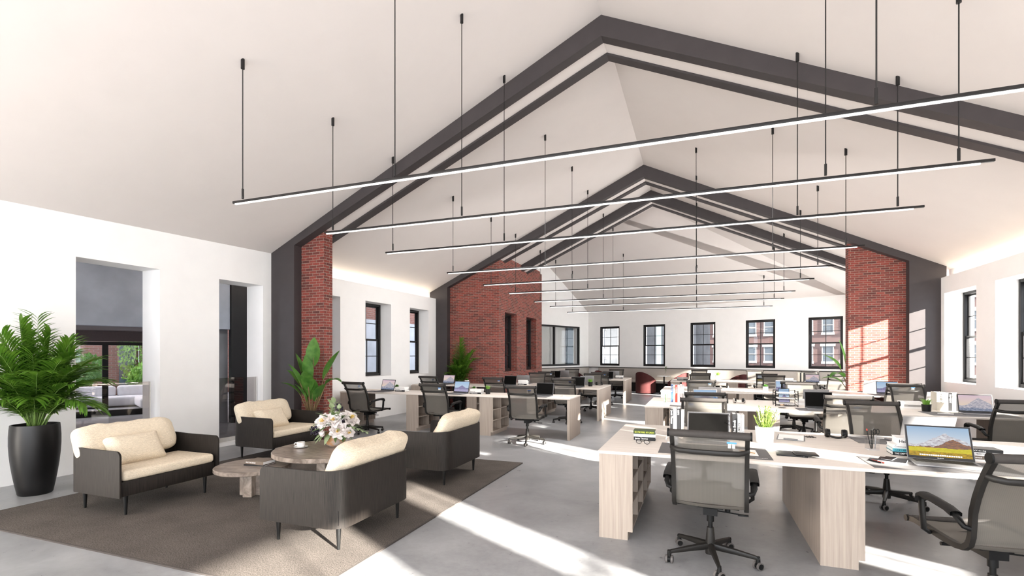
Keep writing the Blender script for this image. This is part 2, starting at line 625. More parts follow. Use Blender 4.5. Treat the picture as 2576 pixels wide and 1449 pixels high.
def dup(root, loc, rz, label, group=None):
    def cp(o, parent):
        c = o.copy()
        col.objects.link(c)
        c.parent = parent
        for ch in list(KIDS.get(o.name, [])):
            cp(ch, c)
        return c
    KIDS = {}
    for o in bpy.data.objects:
        if o.parent is not None:
            KIDS.setdefault(o.parent.name, []).append(o)
    r = root.copy()
    col.objects.link(r)
    for ch in KIDS.get(root.name, []):
        cp(ch, r)
    r.location = loc
    r.rotation_euler = (0, 0, rz)
    r['label'] = label
    if group:
        r['group'] = group
    return r


def lettering(s, size, mat, parent, loc, rot, align='LEFT', ext=0.0004, name='lettering', squash=1.0):
    cu = bpy.data.curves.new(name, 'FONT')
    cu.body = s
    cu.size = size
    cu.extrude = ext
    cu.align_x = align
    cu.align_y = 'CENTER'
    cu.resolution_u = 2
    cu.offset = size * 0.012
    t = bpy.data.objects.new(name, cu)
    me = bpy.data.meshes.new_from_object(t)
    bpy.data.objects.remove(t)
    me.materials.clear()
    me.materials.append(M[mat])
    o = bpy.data.objects.new(name, me)
    col.objects.link(o)
    o.parent = parent
    o.location = loc
    o.rotation_euler = rot
    o.scale = (squash, 1, 1)
    return o


# ------------------------------------------------------------ the room
RX, RZ, SL = -1.3, 6.45, 0.481


def zc(x):
    return RZ - SL * abs(x - RX)


struct(MB().box(-9, 6.2, -5, 24.5, -0.2, 0).build('floor', 'floor'))

HN = Vector((0.379, 0.925))
FC = Vector((-4.87, 23.3))


def zh(x, y):
    return 3.58 + 0.6 * (HN.x * (FC.x - x) + HN.y * (FC.y - y))


def slab(name, pts, zf, t=0.15, mat='ceil'):
    n = len(pts)
    b_ = MB()
    b_.add([(x, y, zf(x, y)) for x, y in pts] + [(x, y, zf(x, y) + t) for x, y in pts],
           [tuple(range(n)), tuple(range(2 * n - 1, n - 1, -1))] + [(i, (i + 1) % n, n + (i + 1) % n, n + i) for i in range(n)])
    return struct(b_.build(name, mat))


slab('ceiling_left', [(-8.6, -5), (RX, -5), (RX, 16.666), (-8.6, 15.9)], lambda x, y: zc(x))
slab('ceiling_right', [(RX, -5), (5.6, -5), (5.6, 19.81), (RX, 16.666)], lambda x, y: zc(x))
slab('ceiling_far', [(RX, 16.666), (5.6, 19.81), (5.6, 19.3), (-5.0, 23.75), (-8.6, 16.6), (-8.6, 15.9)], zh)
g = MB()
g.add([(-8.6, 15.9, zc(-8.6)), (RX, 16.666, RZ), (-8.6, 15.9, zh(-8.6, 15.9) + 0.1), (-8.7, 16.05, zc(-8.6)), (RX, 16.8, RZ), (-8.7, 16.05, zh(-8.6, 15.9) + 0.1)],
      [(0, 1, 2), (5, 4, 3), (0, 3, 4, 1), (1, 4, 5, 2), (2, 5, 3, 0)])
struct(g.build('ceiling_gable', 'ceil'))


def wall(name, P, Q, z0, z1, th, holes=(), mat='white', side=1):
    """wall whose room face runs P->Q; body lies to the right of P->Q when side=1; holes (u0,u1,za,zb)"""
    P, Q = Vector((P[0], P[1], 0)), Vector((Q[0], Q[1], 0))
    L = (Q - P).length
    d = (Q - P) / L
    nrm = Vector((d.y, -d.x, 0)) * side
    mt = Matrix(((d.x, nrm.x, 0, P.x), (d.y, nrm.y, 0, P.y), (0, 0, 1, 0), (0, 0, 0, 1)))
    b_ = MB()
    us = [0]
    for h in sorted(holes):
        us += [h[0], h[1]]
    us.append(L)
    for k in range(0, len(us), 2):
        if us[k + 1] - us[k] > 1e-4:
            b_.box(us[k], us[k + 1], 0, th, z0, z1)
    for u0, u1, za, zb in holes:
        if za > z0:
            b_.box(u0, u1, 0, th, z0, za)
        if zb < z1:
            b_.box(u0, u1, 0, th, zb, z1)
    o = struct(b_.build(name, mat))
    o.matrix_world = mt
    return o, mt


WN = [0]


def window(mt, u0, u1, z0, z1, dep, grid=(2, 4), fr=0.055, style='hung'):
    """double-hung black window; mt maps (u, depth, z)"""
    WN[0] += 1
    w, h = u1 - u0, z1 - z0
    b_ = MB()
    d0, d1 = 0, 0.10
    b_.box(0, fr, d0, d1, 0, h)
    b_.box(w - fr, w, d0, d1, 0, h)
    b_.box(fr, w - fr, d0, d1, h - fr, h)
    b_.box(fr, w - fr, d0, d1, 0, fr * 1.15)
    root = bpy.data.objects.new('window_%d' % WN[0], None)
    col.objects.link(root)
    struct(root)
    root.matrix_world = mt @ Matrix.Translation((u0, dep, z0))
    b_.build('window_frame', 'winframe', root, bevel=0.004)
    if style == 'hung':
        mid = h * 0.5
        for nm, za, zb, y in (('lower_sash', fr * 1.15, mid + 0.025, 0.025), ('upper_sash', mid - 0.025, h - fr, 0.062)):
            s_ = MB()
            q = 0.032
            s_.box(fr, fr + q, y, y + 0.03, za, zb)
            s_.box(w - fr - q, w - fr, y, y + 0.03, za, zb)
            s_.box(fr + q, w - fr - q, y, y + 0.03, za, za + q)
            s_.box(fr + q, w - fr - q, y, y + 0.03, zb - q, zb)
            so_ = s_.build(nm, 'winframe', root)
            t_ = MB()
            t_.box(w / 2 - 0.01, w / 2 + 0.01, y + 0.005, y + 0.025, za + q, zb - q)
            zz = (za + zb) / 2
            t_.box(fr + q, w - fr - q, y + 0.006, y + 0.024, zz - 0.009, zz + 0.009)
            t_.build('glazing_bars', 'winframe', so_)
            MB().add([(fr + q, y + 0.015, za + q), (w - fr - q, y + 0.015, za + q), (w - fr - q, y + 0.015, zb - q), (fr + q, y + 0.015, zb - q)], [(0, 1, 2, 3)]).build('pane', 'glass', so_)
    return root


# left wall, near part, with two tall openings to the atrium
def on_left(y):
    return -7.68 + 0.0476 * (y - 3.32)


NP, NQ = (on_left(-5), -5), (on_left(7.12), 7.12)
k_ = 1.00113
o, mtN = wall('wall_left', NP, NQ, 0, 3.75, 0.42, [((4.06 + 5) * k_, (5.11 + 5) * k_, 0.06, 2.85), ((6.06 + 5) * k_, (6.92 + 5) * k_, 0.06, 2.84)], side=-1)
# middle part: lining wall with deep window niches and a light cove on top
NC, ND = (-7.5, 7.5), (-7.35, 13.07)
hl = [(0.47, 1.47, 1.03, 2.86), (2.33, 3.35, 1.03, 2.86), (4.2, 5.16, 1.03, 2.86)]
o, mtM = wall('wall_left_lining', NC, ND, 0, 3.25, 0.46, hl, side=-1)
for u0, u1, z0, z1 in hl:
    window(mtM, u0 - 0.0, u1 + 0.0, z0, z1, 0.33)
wall('wall_left_cove', (-7.69, 7.2), (-7.55, 13.2), 3.2502, 3.75, 0.27, side=-1)
# right wall: lining with niches, cove, and the outer wall above
RXW = 4.855
rh = [(-4.6, -3.75), (-2.35, -0.66), (-0.02, 0.72), (2.08, 2.82), (3.4, 4.5), (5.3, 6.4), (7.85, 9.12), (9.75, 11.02), (11.65, 12.92)]
o, mtR = wall('wall_right', (RXW, -5), (RXW, 13.07), 0, 3.2, 0.5, [(a + 5, b_ + 5, 1.0, 2.855) for a, b_ in rh])
for a, b_ in rh:
    window(mtR, a + 5, b_ + 5, 1.0, 2.855, 0.31)
wall('wall_right_cove', (5.06, -5), (5.06, 13.25), 3.2002, 3.6, 0.25)
rh2 = [(14.1, 15.2), (16.0, 17.1), (17.7, 18.6)]
o, mtR2 = wall('wall_right_far', (4.96, 13.49), (4.96, 19.6), 0, 3.6, 0.4, [(a - 13.49, b_ - 13.49, 1.05, 2.86) for a, b_ in rh2])
for a, b_ in rh2:
    window(mtR2, a - 13.49, b_ - 13.49, 1.05, 2.86, 0.25)
# far wall, set askew
FD = Vector((0.925, -0.379)).normalized()
FE = FC + FD * 10.75
fw = [(0.65, 1.68), (2.86, 3.87), (4.96, 5.97), (7.10, 8.12), (9.18, 10.2)]
o, mtF = wall('wall_far', FC, FE, 0, 4.0, 0.35, [(a, b_, 1.08, 2.87) for a, b_ in fw], side=-1)
for a, b_ in fw:
    window(mtF, a, b_, 1.08, 2.87, 0.015)
SD = Vector((-0.379, -0.925)).normalized()
SE = FC + SD * 6.2
o, mtS = wall('wall_left_far', FC, SE, 0, 7.6, 0.3, [(0.7, 4.6, 1.08, 2.87)], side=1)
# interior glazing in it: frame, mullions, blue-grey post, pale panes
WN[0] += 1
w_ = bpy.data.objects.new('window_%d' % WN[0], None)
col.objects.link(w_)
struct(w_)
w_.matrix_world = mtS @ Matrix.Translation((0.7, 0.02, 1.08))
b_ = MB()
for x0, x1, z0, z1 in ((0, 0.06, 0, 1.79), (3.84, 3.9, 0, 1.79), (0.06, 3.84, 1.72, 1.79), (0.06, 3.84, 0, 0.08), (1.83, 1.9, 0.08, 1.72)):
    b_.box(x0, x1, 0, 0.09, z0, z1)
b_.build('window_frame', 'winframe', w_)
MB().box(0.35, 0.8, 0.10, 0.2, 0, 1.79).build('blue_post', 'bluegrey', w_)
MB().box(0.0, 3.9, 0.24, 0.26, 0, 1.79).build('blind_panel', 'blind', w_)
MB().add([(0.06, 0.05, 0.08), (3.84, 0.05, 0.08), (3.84, 0.05, 1.72), (0.06, 0.05, 1.72)], [(0, 1, 2, 3)]).build('pane', 'glass', w_)
# gable end behind the viewer; its wide opening is invented to admit sky light
b_ = MB()
b_.box(-8.6, -6.9, -5.2, -5, 0, 4)
b_.box(4.1, 5.6, -5.2, -5, 0, 4)
b_.box(-6.9, 4.1, -5.2, -5, 0, 0.5)
b_.prism([(-8.6, 4.0), (-6.9, 4.0), (4.1, 4.0), (5.6, 4.0), (RX, 6.9)], 'y', -5.2, -5)
struct(b_.build('wall_back', 'white'))

# steel portal frames (dark) with white soffit between each pair of rafters


def bot(x):
    return 6.148 - 0.4545 * abs(x - RX)


TN = [0]


def portal(y0, y1, xl, xr, cl=None, cr=None, top=0.0, mat='dark', lift=0.0):
    """rafters from xl to xr; columns to cl / cr when given"""
    TN[0] += 1
    p = []
    if cl is not None:
        p += [(cl, 0), (xl, 0)]
    p += [(xl, bot(xl) + lift), (RX, bot(RX) + lift), (xr, bot(xr) + lift)]
    if cr is not None:
        p += [(xr, 0), (cr, 0)]
    xe = cr if cr is not None else xr
    xs = cl if cl is not None else xl
    p += [(xe, zc(xe) + 0.04), (RX, RZ + 0.04), (xs, zc(xs) + 0.04)]
    b2 = MB()
    # split in two halves to keep faces convex enough
    L_ = []
    Rr = []
    if cl is not None:
        b2.prism([(cl, 0), (xl, 0), (xl, bot(xl) + lift), (xl, zc(xl) + .04), (cl, zc(cl) + .04)], 'y', y0, y1)
    b2.prism([(xl, bot(xl) + lift), (RX, bot(RX) + lift), (RX, RZ + .04), (xl, zc(xl) + .04)], 'y', y0, y1)
    b2.prism([(RX, bot(RX) + lift), (xr, bot(xr) + lift), (xr, zc(xr) + .04), (RX, RZ + .04)], 'y', y0, y1)
    if cr is not None:
        b2.prism([(xr, bot(xr) + lift), (xr, 0), (cr, 0), (cr, zc(cr) + .04), (xr, zc(xr) + .04)], 'y', y0, y1)
    return struct(b2.build('trim_%d' % TN[0], mat))


for (ya, xl, xr, cl, cr, xl2, xr2) in ((7.1, -6.95, 4.3, -7.6, 5.06, -7.6, 5.06), (13.07, -6.97, 4.3, -7.6, 4.95, -7.6, 4.95), (15.16, -5.5, 4.9, None, None, -5.5, 4.9)):
    portal(ya, ya + 0.18, xl, xr, cl, cr)
    portal(ya + 0.48, ya + 0.66, xl2 if cl is None else xl, xr2 if cr is None else xr, cl if cl is None else None, None)
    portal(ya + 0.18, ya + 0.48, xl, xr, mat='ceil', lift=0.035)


def brick_pier(name, x0, x1, y0, y1):
    b2 = MB()
    if x0 < RX:
        b2.prism([(x0, 0), (x1, 0), (x1, zc(x1) + .03), (x0, zc(x0) + .03)], 'y', y0, y1)
    else:
        b2.prism([(x0, 0), (x1, 0), (x1, zc(x1) + .03), (x0, zc(x0) + .03)], 'y', y0, y1)
    return struct(b2.build(name, 'brick'))


brick_pier('wall_pier_left', -7.49, -6.42, 7.28, 7.5)
brick_pier('wall_pier_right', 3.22, 4.95, 13.25, 13.49)
# brick block with two sash windows in its right side
b_ = MB()
b_.prism([(-7.55, 0), (-5.37, 0), (-5.37, zc(-5.37) + .03), (-7.55, zc(-7.55) + .03)], 'y', 13.25, 13.6)
b_.prism([(-7.55, 0), (-5.37, 0), (-5.37, zc(-5.37) + .03), (-7.55, zc(-7.55) + .03)], 'y', 17.2, 17.41)
for ya, yb in ((13.6, 13.69), (14.75, 15.66), (16.75, 17.2)):
    b_.box(-5.72, -5.37, ya, yb, 0, zc(-5.37) + .1)
for ya, yb in ((13.69, 14.75), (15.66, 16.75)):
    b_.box(-5.72, -5.37, ya, yb, 0, 1.06)
    b_.box(-5.72, -5.37, ya, yb, 2.84, zc(-5.37) + .1)
struct(b_.build('wall_brick_block', 'brick'))
mtB = Matrix(((0, -1, 0, -5.37), (1, 0, 0, 0), (0, 0, 1, 0), (0, 0, 0, 1)))
window(mtB, 13.69, 14.75, 1.06, 2.84, 0.20)
window(mtB, 15.66, 16.75, 1.06, 2.84, 0.20)

# cove light strips
for i, (P, Q, z) in enumerate((((-7.60, 7.55), (-7.47, 13.0), 3.262), ((4.97, 7.3), (4.97, 13.0), 3.212), ((4.97, -4.9), (4.97, 7.0), 3.212))):
    b_ = MB()
    b_.tube([(P[0], P[1], z), (Q[0], Q[1], z)], 0.012, 6)
    tag(b_.build('cove_light_strip', 'cove'), ['warm light strip hidden in the cove over the left lining wall', 'warm light strip hidden in the cove over the right windowed wall',
        'warm light strip in the right-hand cove before the first steel portal'][i], 'light')

# balustrade glass in the two openings
for (ya, yb, lab) in ((4.08, 5.05, 'low grey glass balustrade across the wider wall opening behind the left armchair'), (6.07, 6.88, 'low grey glass balustrade across the narrow wall opening beside the steel column')):
    x0, x1 = on_left(ya) - 0.12, on_left(yb) - 0.12
    t = thing('glass_balustrade', lab, 'balustrade', (x0, ya, 0.06), math.atan2(yb - ya, x1 - x0), 'glass balustrades in the wall openings')
    L = math.hypot(x1 - x0, yb - ya)
    MB().box(0, L, -0.006, 0.006, 0.0, 1.10).build('glass_panel', 'balus', t)
    MB().box(L - 0.012, L, -0.012, 0.012, 0.0, 1.10).box(0, 0.012, -0.012, 0.012, 0, 1.1).build('edge_clamp', 'blind', t)
    MB().box(0, L, -0.02, 0.02, 0.0, 0.07).build('base_rail', 'blind', t)

# ------------------------------------------------------------ outside, left: atrium, terrace and garden
AD = Vector((0.44, 0.9)).normalized()
struct(MB().box(-17.2, -8.6, -4.2, -4, 0, 6.6).build('wall_sky_blocker', 'conc_out'))  # unseen end wall, added to cut sky light on the opening reveals
struct(MB().box(-8.55, -8.4, -4, 15, 3.76, 6.6).build('wall_sun_blocker', 'white'))  # unseen wall, added to keep sun over the roof off the gallery
struct(MB().box(-17.2, -8.15, -4, 15, 6.6, 6.8).build('ceiling_sky_blocker', 'ceil'))  # unseen roof slab, added so less sky light reaches the openings
struct(MB().box(-30, -8.0, -6, 26, -0.35, -0.12).build('ground_terrace', 'greybld'))


def at_par(p0, d, name, x0, x1, y0, y1, z0, z1, mat, parent=None, bevel=0):
    mt = Matrix(((d.x, -d.y, 0, p0.x), (d.y, d.x, 0, p0.y), (0, 0, 1, 0), (0, 0, 0, 1)))
    o2 = MB().box(x0, x1, y0, y1, z0, z1, mt).build(name, mat, parent, bevel)
    return o2


# concrete band facing the room, soffit behind it, steel post and panels further along
GA = Vector((-13.5, 3.5))
at = thing('concrete_gallery', 'pale concrete gallery front with brown soffit seen through the wider wall opening', 'building', (0, 0, 0))
at_par(GA, AD, 'concrete_front', -3, 6.1, 0, 0.3, 2.19, 6.58, 'conc_out', at)
at_par(GA, AD, 'soffit', -3, 6.1, 0.3, 3.2, 2.2, 2.35, 'brown_soffit', at)
at_par(GA, AD, 'lintel_wall', -3, 6.6, 3.2, 3.5, 1.92, 3.0, 'brown_soffit', at)
sm = thing('steel_mullion_screen', 'black steel post and rail screen with grey panels behind the narrow opening', 'screen', (0, 0, 0))
at_par(GA, AD, 'post', 6.12, 6.55, -0.05, 0.2, -0.12, 6.58, 'winframe', sm)
at_par(GA, AD, 'post', 6.62, 6.66, -0.05, 0.1, 2.2, 6.58, 'bluegrey', sm)
at_par(GA, AD, 'rail', 6.55, 9, -0.06, 0.18, 2.02, 2.18, 'winframe', sm)
at_par(GA, AD, 'post', 6.85, 6.98, -0.04, 0.1, -0.12, 2.02, 'winframe', sm)
at_par(GA, AD, 'upper_panel', 6.55, 9, 0.2, 0.3, 2.18, 6.58, 'conc_out', sm)
at_par(GA, AD, 'lower_panel', 6.98, 9, 0.2, 0.3, -0.12, 2.1, 'greybld', sm)
at_par(GA, AD, 'lower_panel', 5.4, 6.1, 0.2, 0.3, -0.12, 2.19, 'greybld', sm)
sd = thing('sliding_door', 'black framed sliding glass door to the terrace beyond the atrium', 'door', (0, 0, 0))
P0 = Vector((-17.0, 5.0))
for a in (1.0, 4.10, 5.3):
    at_par(P0, AD, 'post', a, a + 0.13, 0, 0.1, -0.12, 1.83, 'winframe', sd)
at_par(P0, AD, 'head_rail', 0.5, 6.0, -0.005, 0.105, 1.83, 1.92, 'winframe', sd)
at_par(P0, AD, 'sill_rail', 0.5, 6.0, -0.005, 0.105, -0.12, 0.04, 'winframe', sd)
at_par(P0, AD, 'pane', 0.5, 6.0, 0.045, 0.05, 0.0, 1.9, 'glass', sd)
# white outdoor sectional
os_ = thing('outdoor_sectional_sofa', 'white quilted outdoor corner sofa on the terrace beyond the sliding door', 'sofa', (-17.1, 10.2, -0.12), math.atan2(AD.y, AD.x))
MB().box(-2.6, 1.4, 0.3, 1.3, 0.04, 0.34).build('seat', 'outwhite', os_, 0.08, segs=3)
for k in range(3):
    MB().box(-2.6 + k * 1.34, -1.3 + k * 1.34, 0.95, 1.35, 0.30, 0.66).build('back_cushion', 'outwhite', os_, 0.09, segs=3)
MB().box(0.45, 1.5, -1.0, 0.35, 0.04, 0.35).build('chaise_seat', 'outwhite', os_, 0.08, segs=3)
MB().box(1.2, 1.62, -0.2, 1.3, 0.30, 0.66).build('back_cushion', 'outwhite', os_, 0.09, segs=3)
MB().box(-2.5, 1.4, 0.35, 1.25, 0.0, 0.05).build('plinth', 'black', os_)
ob = thing('garden_house', 'red brick garden wall with two tall dark windows beyond the terrace', 'building', (0, 0, 0))
GP = Vector((-24.5, 7.0))
at_par(GP, AD, 'brick_wall', -8, 12, 0, 0.3, -0.12, 7, 'brick_out', ob)
for a in (6.6, 7.9):
    at_par(GP, AD, 'window', a, a + 0.5, -0.06, 0, 0.3, 3.1, 'bluegrey', ob)


def leaf_cloud(name, n, box, size, mat, parent=None, seed=1, elong=2.0):
    rnd = random.Random(seed)
    b2 = MB()
    for _ in range(n):
        th, ph = rnd.uniform(0, 2 * PI), math.acos(rnd.uniform(-1, 1))
        rr_ = rnd.uniform(0.45, 1) ** 0.5
        c = Vector((box[0] * rr_ * math.sin(ph) * math.cos(th), box[1] * rr_ * math.sin(ph) * math.sin(th), box[2] * rr_ * math.cos(ph)))
        s_ = size * rnd.uniform(0.6, 1.3)
        e = Euler((rnd.uniform(0, 6.3), rnd.uniform(0, 6.3), rnd.uniform(0, 6.3))).to_matrix()
        b2.add([c + e @ Vector(q) * s_ for q in ((-elong / 2, 0, 0), (0, -0.4, 0.1), (elong / 2, 0, 0), (0, 0.4, 0.1))], [(0, 1, 2, 3)])
    return b2.build(name, mat, parent)


for i, (cx, cy, sx, h, lab) in enumerate(((-20.6, 10.4, 1.3, 1.9, 'bushy green garden tree with pale blossom on the left behind the white outdoor sofa'),
                                          (-19.3, 12.6, 0.65, 1.35, 'smaller light green shrub in the middle behind the white outdoor sofa'),
                                          (-18.6, 13.9, 0.7, 2.0, 'green bush at the right edge of the terrace door view'))):
    t = thing('garden_tree', lab, 'tree', (cx, cy, -0.12), 0, 'trees behind the terrace')
    leaf_cloud('foliage', 2400, (sx, sx, h * 0.42), 0.085, 'leaf4' if i else 'leaf2', t, 10 + i).location = (0, 0, h * 0.62)
    t2 = MB()
    for k in range(4):
        a = k * 1.6 + i
        t2.tube([(0.1 * math.cos(a), 0.1 * math.sin(a), 0), (0.25 * math.cos(a), 0.25 * math.sin(a), h * 0.3), (0.6 * math.cos(a), 0.6 * math.sin(a), h * 0.55)], [0.04, 0.03, 0.015], 6)
    t2.build('trunk', 'trunk', t)
t = tag(leaf_cloud('climbing_ivy', 2600, (1.0, 0.18, 2.2), 0.08, 'leaf4', None, 5), 'green ivy climbing the garden wall between its two dark windows', 'ivy')
t['kind'] = 'stuff'
t.location = (GP + AD * 7.5).to_3d() + Vector((0.3, -0.15, 1.9))
t.rotation_euler = (0, 0, math.atan2(AD.y, AD.x))
# walls seen through the lining-wall niches
t = thing('neighbour_wall', 'lavender grey neighbouring wall with brick above outside the left niche windows', 'building', (0, 0, 0))
MB().box(-12.6, -12.4, 11.5, 26, -0.4, 3.0).build('rendered_wall', 'conc_out', t)
MB().box(-12.62, -12.4, 11.5, 26, 3.0, 6.55).build('brick_upper', 'brick_out', t)
struct(MB().box(-6.1, -6.0, 13.62, 17.18, 0, 3.2).build('wall_block_inner', 'conc_out'))

# ------------------------------------------------------------ outside, far and right: city buildings
struct(MB().box(-60, 90, 26, 140, -9, -8).build('ground_street', 'city_grey'))


def facade(name, label, p, d, L, z0, z1, wallm, wins, storeys, pitch, ww, wh, frm='city_trim', band=True, arch=False):
    t = thing(name, label, 'building', (p[0], p[1], 0), math.atan2(d.y, d.x))
    MB().box(0, L, 0, 3, z0, z1).build('wall', wallm, t)
    n = int(L / pitch)
    for s_ in storeys:
        for k in range(n):
            x = pitch * (k + 0.5)
            b2 = MB()
            b2.box(x - ww / 2 - 0.12, x + ww / 2 + 0.12, -0.10, 0.02, s_ - 0.22, s_)
            b2.box(x - ww / 2 - 0.2, x + ww / 2 + 0.2, -0.10, 0.02, s_ + wh, s_ + wh + 0.3)
            b2.box(x - ww / 2 - 0.08, x - ww / 2, -0.04, 0.02, s_, s_ + wh)
            b2.box(x + ww / 2, x + ww / 2 + 0.08, -0.04, 0.02, s_, s_ + wh)
            b2.box(x - ww / 2, x + ww / 2, -0.04, 0.0, s_ + wh / 2 - 0.04, s_ + wh / 2 + 0.04)
            f = b2.build('window', frm, t)
            MB().box(x - ww / 2, x + ww / 2, -0.02, 0.01, s_, s_ + wh).build('pane', 'city_pane', f)
    if band:
        MB().box(0, L, -0.12, 0.0, storeys[0] - 1.2, storeys[0] - 0.95).build('stone_band', frm, t)
    return t


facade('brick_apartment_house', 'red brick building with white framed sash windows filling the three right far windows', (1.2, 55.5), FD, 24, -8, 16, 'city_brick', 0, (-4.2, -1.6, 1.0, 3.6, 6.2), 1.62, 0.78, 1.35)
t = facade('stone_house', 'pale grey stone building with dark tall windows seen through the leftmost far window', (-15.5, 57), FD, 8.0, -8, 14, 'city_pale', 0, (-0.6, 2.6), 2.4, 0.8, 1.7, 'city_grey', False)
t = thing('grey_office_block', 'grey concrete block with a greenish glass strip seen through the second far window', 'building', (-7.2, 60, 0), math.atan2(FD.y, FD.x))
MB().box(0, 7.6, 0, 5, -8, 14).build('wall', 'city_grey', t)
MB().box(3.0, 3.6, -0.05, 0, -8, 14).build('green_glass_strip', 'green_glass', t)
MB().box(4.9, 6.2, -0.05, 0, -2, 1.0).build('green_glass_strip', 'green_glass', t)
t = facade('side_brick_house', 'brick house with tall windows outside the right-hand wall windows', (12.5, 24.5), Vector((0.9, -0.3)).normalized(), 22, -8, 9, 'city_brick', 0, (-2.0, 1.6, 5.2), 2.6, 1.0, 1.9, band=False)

# ------------------------------------------------------------ pendant lights
PX0, PX1, PZ = -4.84, 2.42, 3.24
pys = [4.06, 5.50, 6.93, 9.07, 10.9, 12.6, 14.85, 16.65, 19.1]
plab = ['slim black linear pendant nearest the viewer, highest of the nine parallel light lines',
        'second nearest slim black linear pendant, its left end at the first brick pier',
        'third slim black linear pendant from the front of the hall',
        'fourth slim black linear pendant, its right end reaching the right brick pier',
        'fifth slim black linear pendant, in the middle of the nine light lines',
        'sixth slim black linear pendant from the front of the hall',
        'third farthest slim black linear pendant towards the far windows',
        'second farthest slim black linear pendant towards the far windows',
        'farthest and lowest seen slim black linear pendant near the far wall']
for i, y in enumerate(pys):
    t = thing('linear_pendant', plab[i], 'pendant light', (PX0, y, PZ), 0, 'linear pendant lights across the hall')
    L = PX1 - PX0
    MB().box(0, L, -0.014, 0.014, 0.0, 0.026).build('housing', 'winframe', t, 0.003)
    MB().box(0.03, L - 0.10, -0.010, 0.010, -0.015, 0.0).build('diffuser', 'lamp', t, 0.003)
    xs = (-4.7, -2.73, 1.15, 2.17) if i < 4 else (-4.63, -2.65, -0.03, 2.15)
    for x in xs:
        zt = min(zc(x), zh(x, y)) - PZ
        q = x - PX0
        cb = MB().cyl((q, 0, 0.04), (q, 0, zt + 0.01), 0.0055, n=6).build('cable', 'winframe', t)
        MB().cyl((q, 0, zt - 0.10), (q, 0, zt + 0.03), 0.02, n=12).build('ceiling_canopy', 'winframe', cb)
        MB().cyl((q, 0, 0.04), (q, 0, 0.15), 0.012, n=10).build('cable_gripper', 'winframe', cb)

# ------------------------------------------------------------ desks
ZR, ZL = 0.74, 0.765


def make_cabinet(h, label):
    t = thing('shelf_cabinet', label, 'cabinet')
    b2 = MB()
    b2.box(0, 0.28, 0, 0.02, 0.07, h).box(0, 0.24, 0, 0.02, 0, 0.07)
    b2.box(0, 0.28, 0.85, 0.87, 0.07, h).box(0, 0.24, 0.85, 0.87, 0, 0.07)
    b2.box(0, 0.02, 0.02, 0.85, 0, h)
    b2.box(0.22, 0.24, 0.02, 0.85, 0, 0.07)
    b2.box(0.02, 0.28, 0.02, 0.85, h - 0.018, h)
    b2.build('carcass', 'wood_v', t)
    for z in (0.07, 0.28, 0.49):
        MB().box(0.02, 0.275, 0.02, 0.85, z, z + 0.018).build('shelf', 'wood_v', t)
    MB().box(0.02, 0.275, 0.43, 0.448, 0.088, h - 0.018).build('divider', 'wood_v', t)
    return t


cabR = make_cabinet(ZR - 0.025, '')
cabL = make_cabinet(ZL - 0.025, '')
usedc = {}


def cabinet(src, x, y, label, rz=0.0):
    if src.name not in usedc:
        usedc[src.name] = 1
        src.location = (x, y, 0)
        src.rotation_euler = (0, 0, rz)
        src['label'] = label
        src['group'] = 'open shelf cabinets carrying the desks'
        return src
    return dup(src, (x, y, 0), rz, label, 'open shelf cabinets carrying the desks')


def worktop(x0, x1, y0, y1, z, label):
    o2 = MB().box(x0, x1, y0, y1, z - 0.025, z).build('worktop', 'wood_h', bevel=0.002)
    return tag(o2, label, 'worktop', 'long shared oak worktops')


RIS = [(4.22, 5.98, 'nearest desk island on the right'), (8.18, 9.94, 'second desk island on the right'), (11.82, 13.2, 'third desk island on the right'), (16.2, 17.96, 'farthest desk island on the right')]
for ii, (y0, y1, nm) in enumerate(RIS):
    y1c = y0 + 1.76
    xe = 4.2 if ii != 2 else 4.2
    if ii == 2:
        b2 = MB().prism([(-0.8, y0), (4.2, y0), (4.2, 13.235), (3.2, 13.235), (3.2, 13.58), (-0.8, 13.58)], 'z', ZR - 0.025, ZR)
        tag(b2.build('worktop', 'wood_h'), 'pale oak worktop of the ' + nm + ', beside the brick pier', 'worktop', 'long shared oak worktops')
    else:
        worktop(-0.8, xe, y0, y1c, ZR, 'pale oak worktop of the ' + nm)
    for xi, x in enumerate((-0.79, 0.85, 2.49)):
        for half in (0, 1):
            if half and ii > 1 and xi > 0:
                continue
            cabinet(cabR, x, y0 + 0.005 + half * 0.875, '%s shelf cabinet, %s half, under %s' % (('left-end', 'middle', 'right-hand')[xi], ('front', 'rear')[half], nm))
    o2 = tag(MB().box(4.14, 4.19, y0 + 0.01, (y1c if ii != 2 else 13.2) - 0.01, 0, ZR - 0.026).build('end_panel', 'wood_v'), 'pale oak end panel at the window end of the ' + nm, 'panel', 'oak end panels')
LIS = [(-7.3, 8.76, 9.64, 'nearest desk row on the left'), (-7.25, 11.6, 13.2, 'middle desk island on the left'), (-5.3, 16.0, 17.75, 'farthest desk island on the left')]
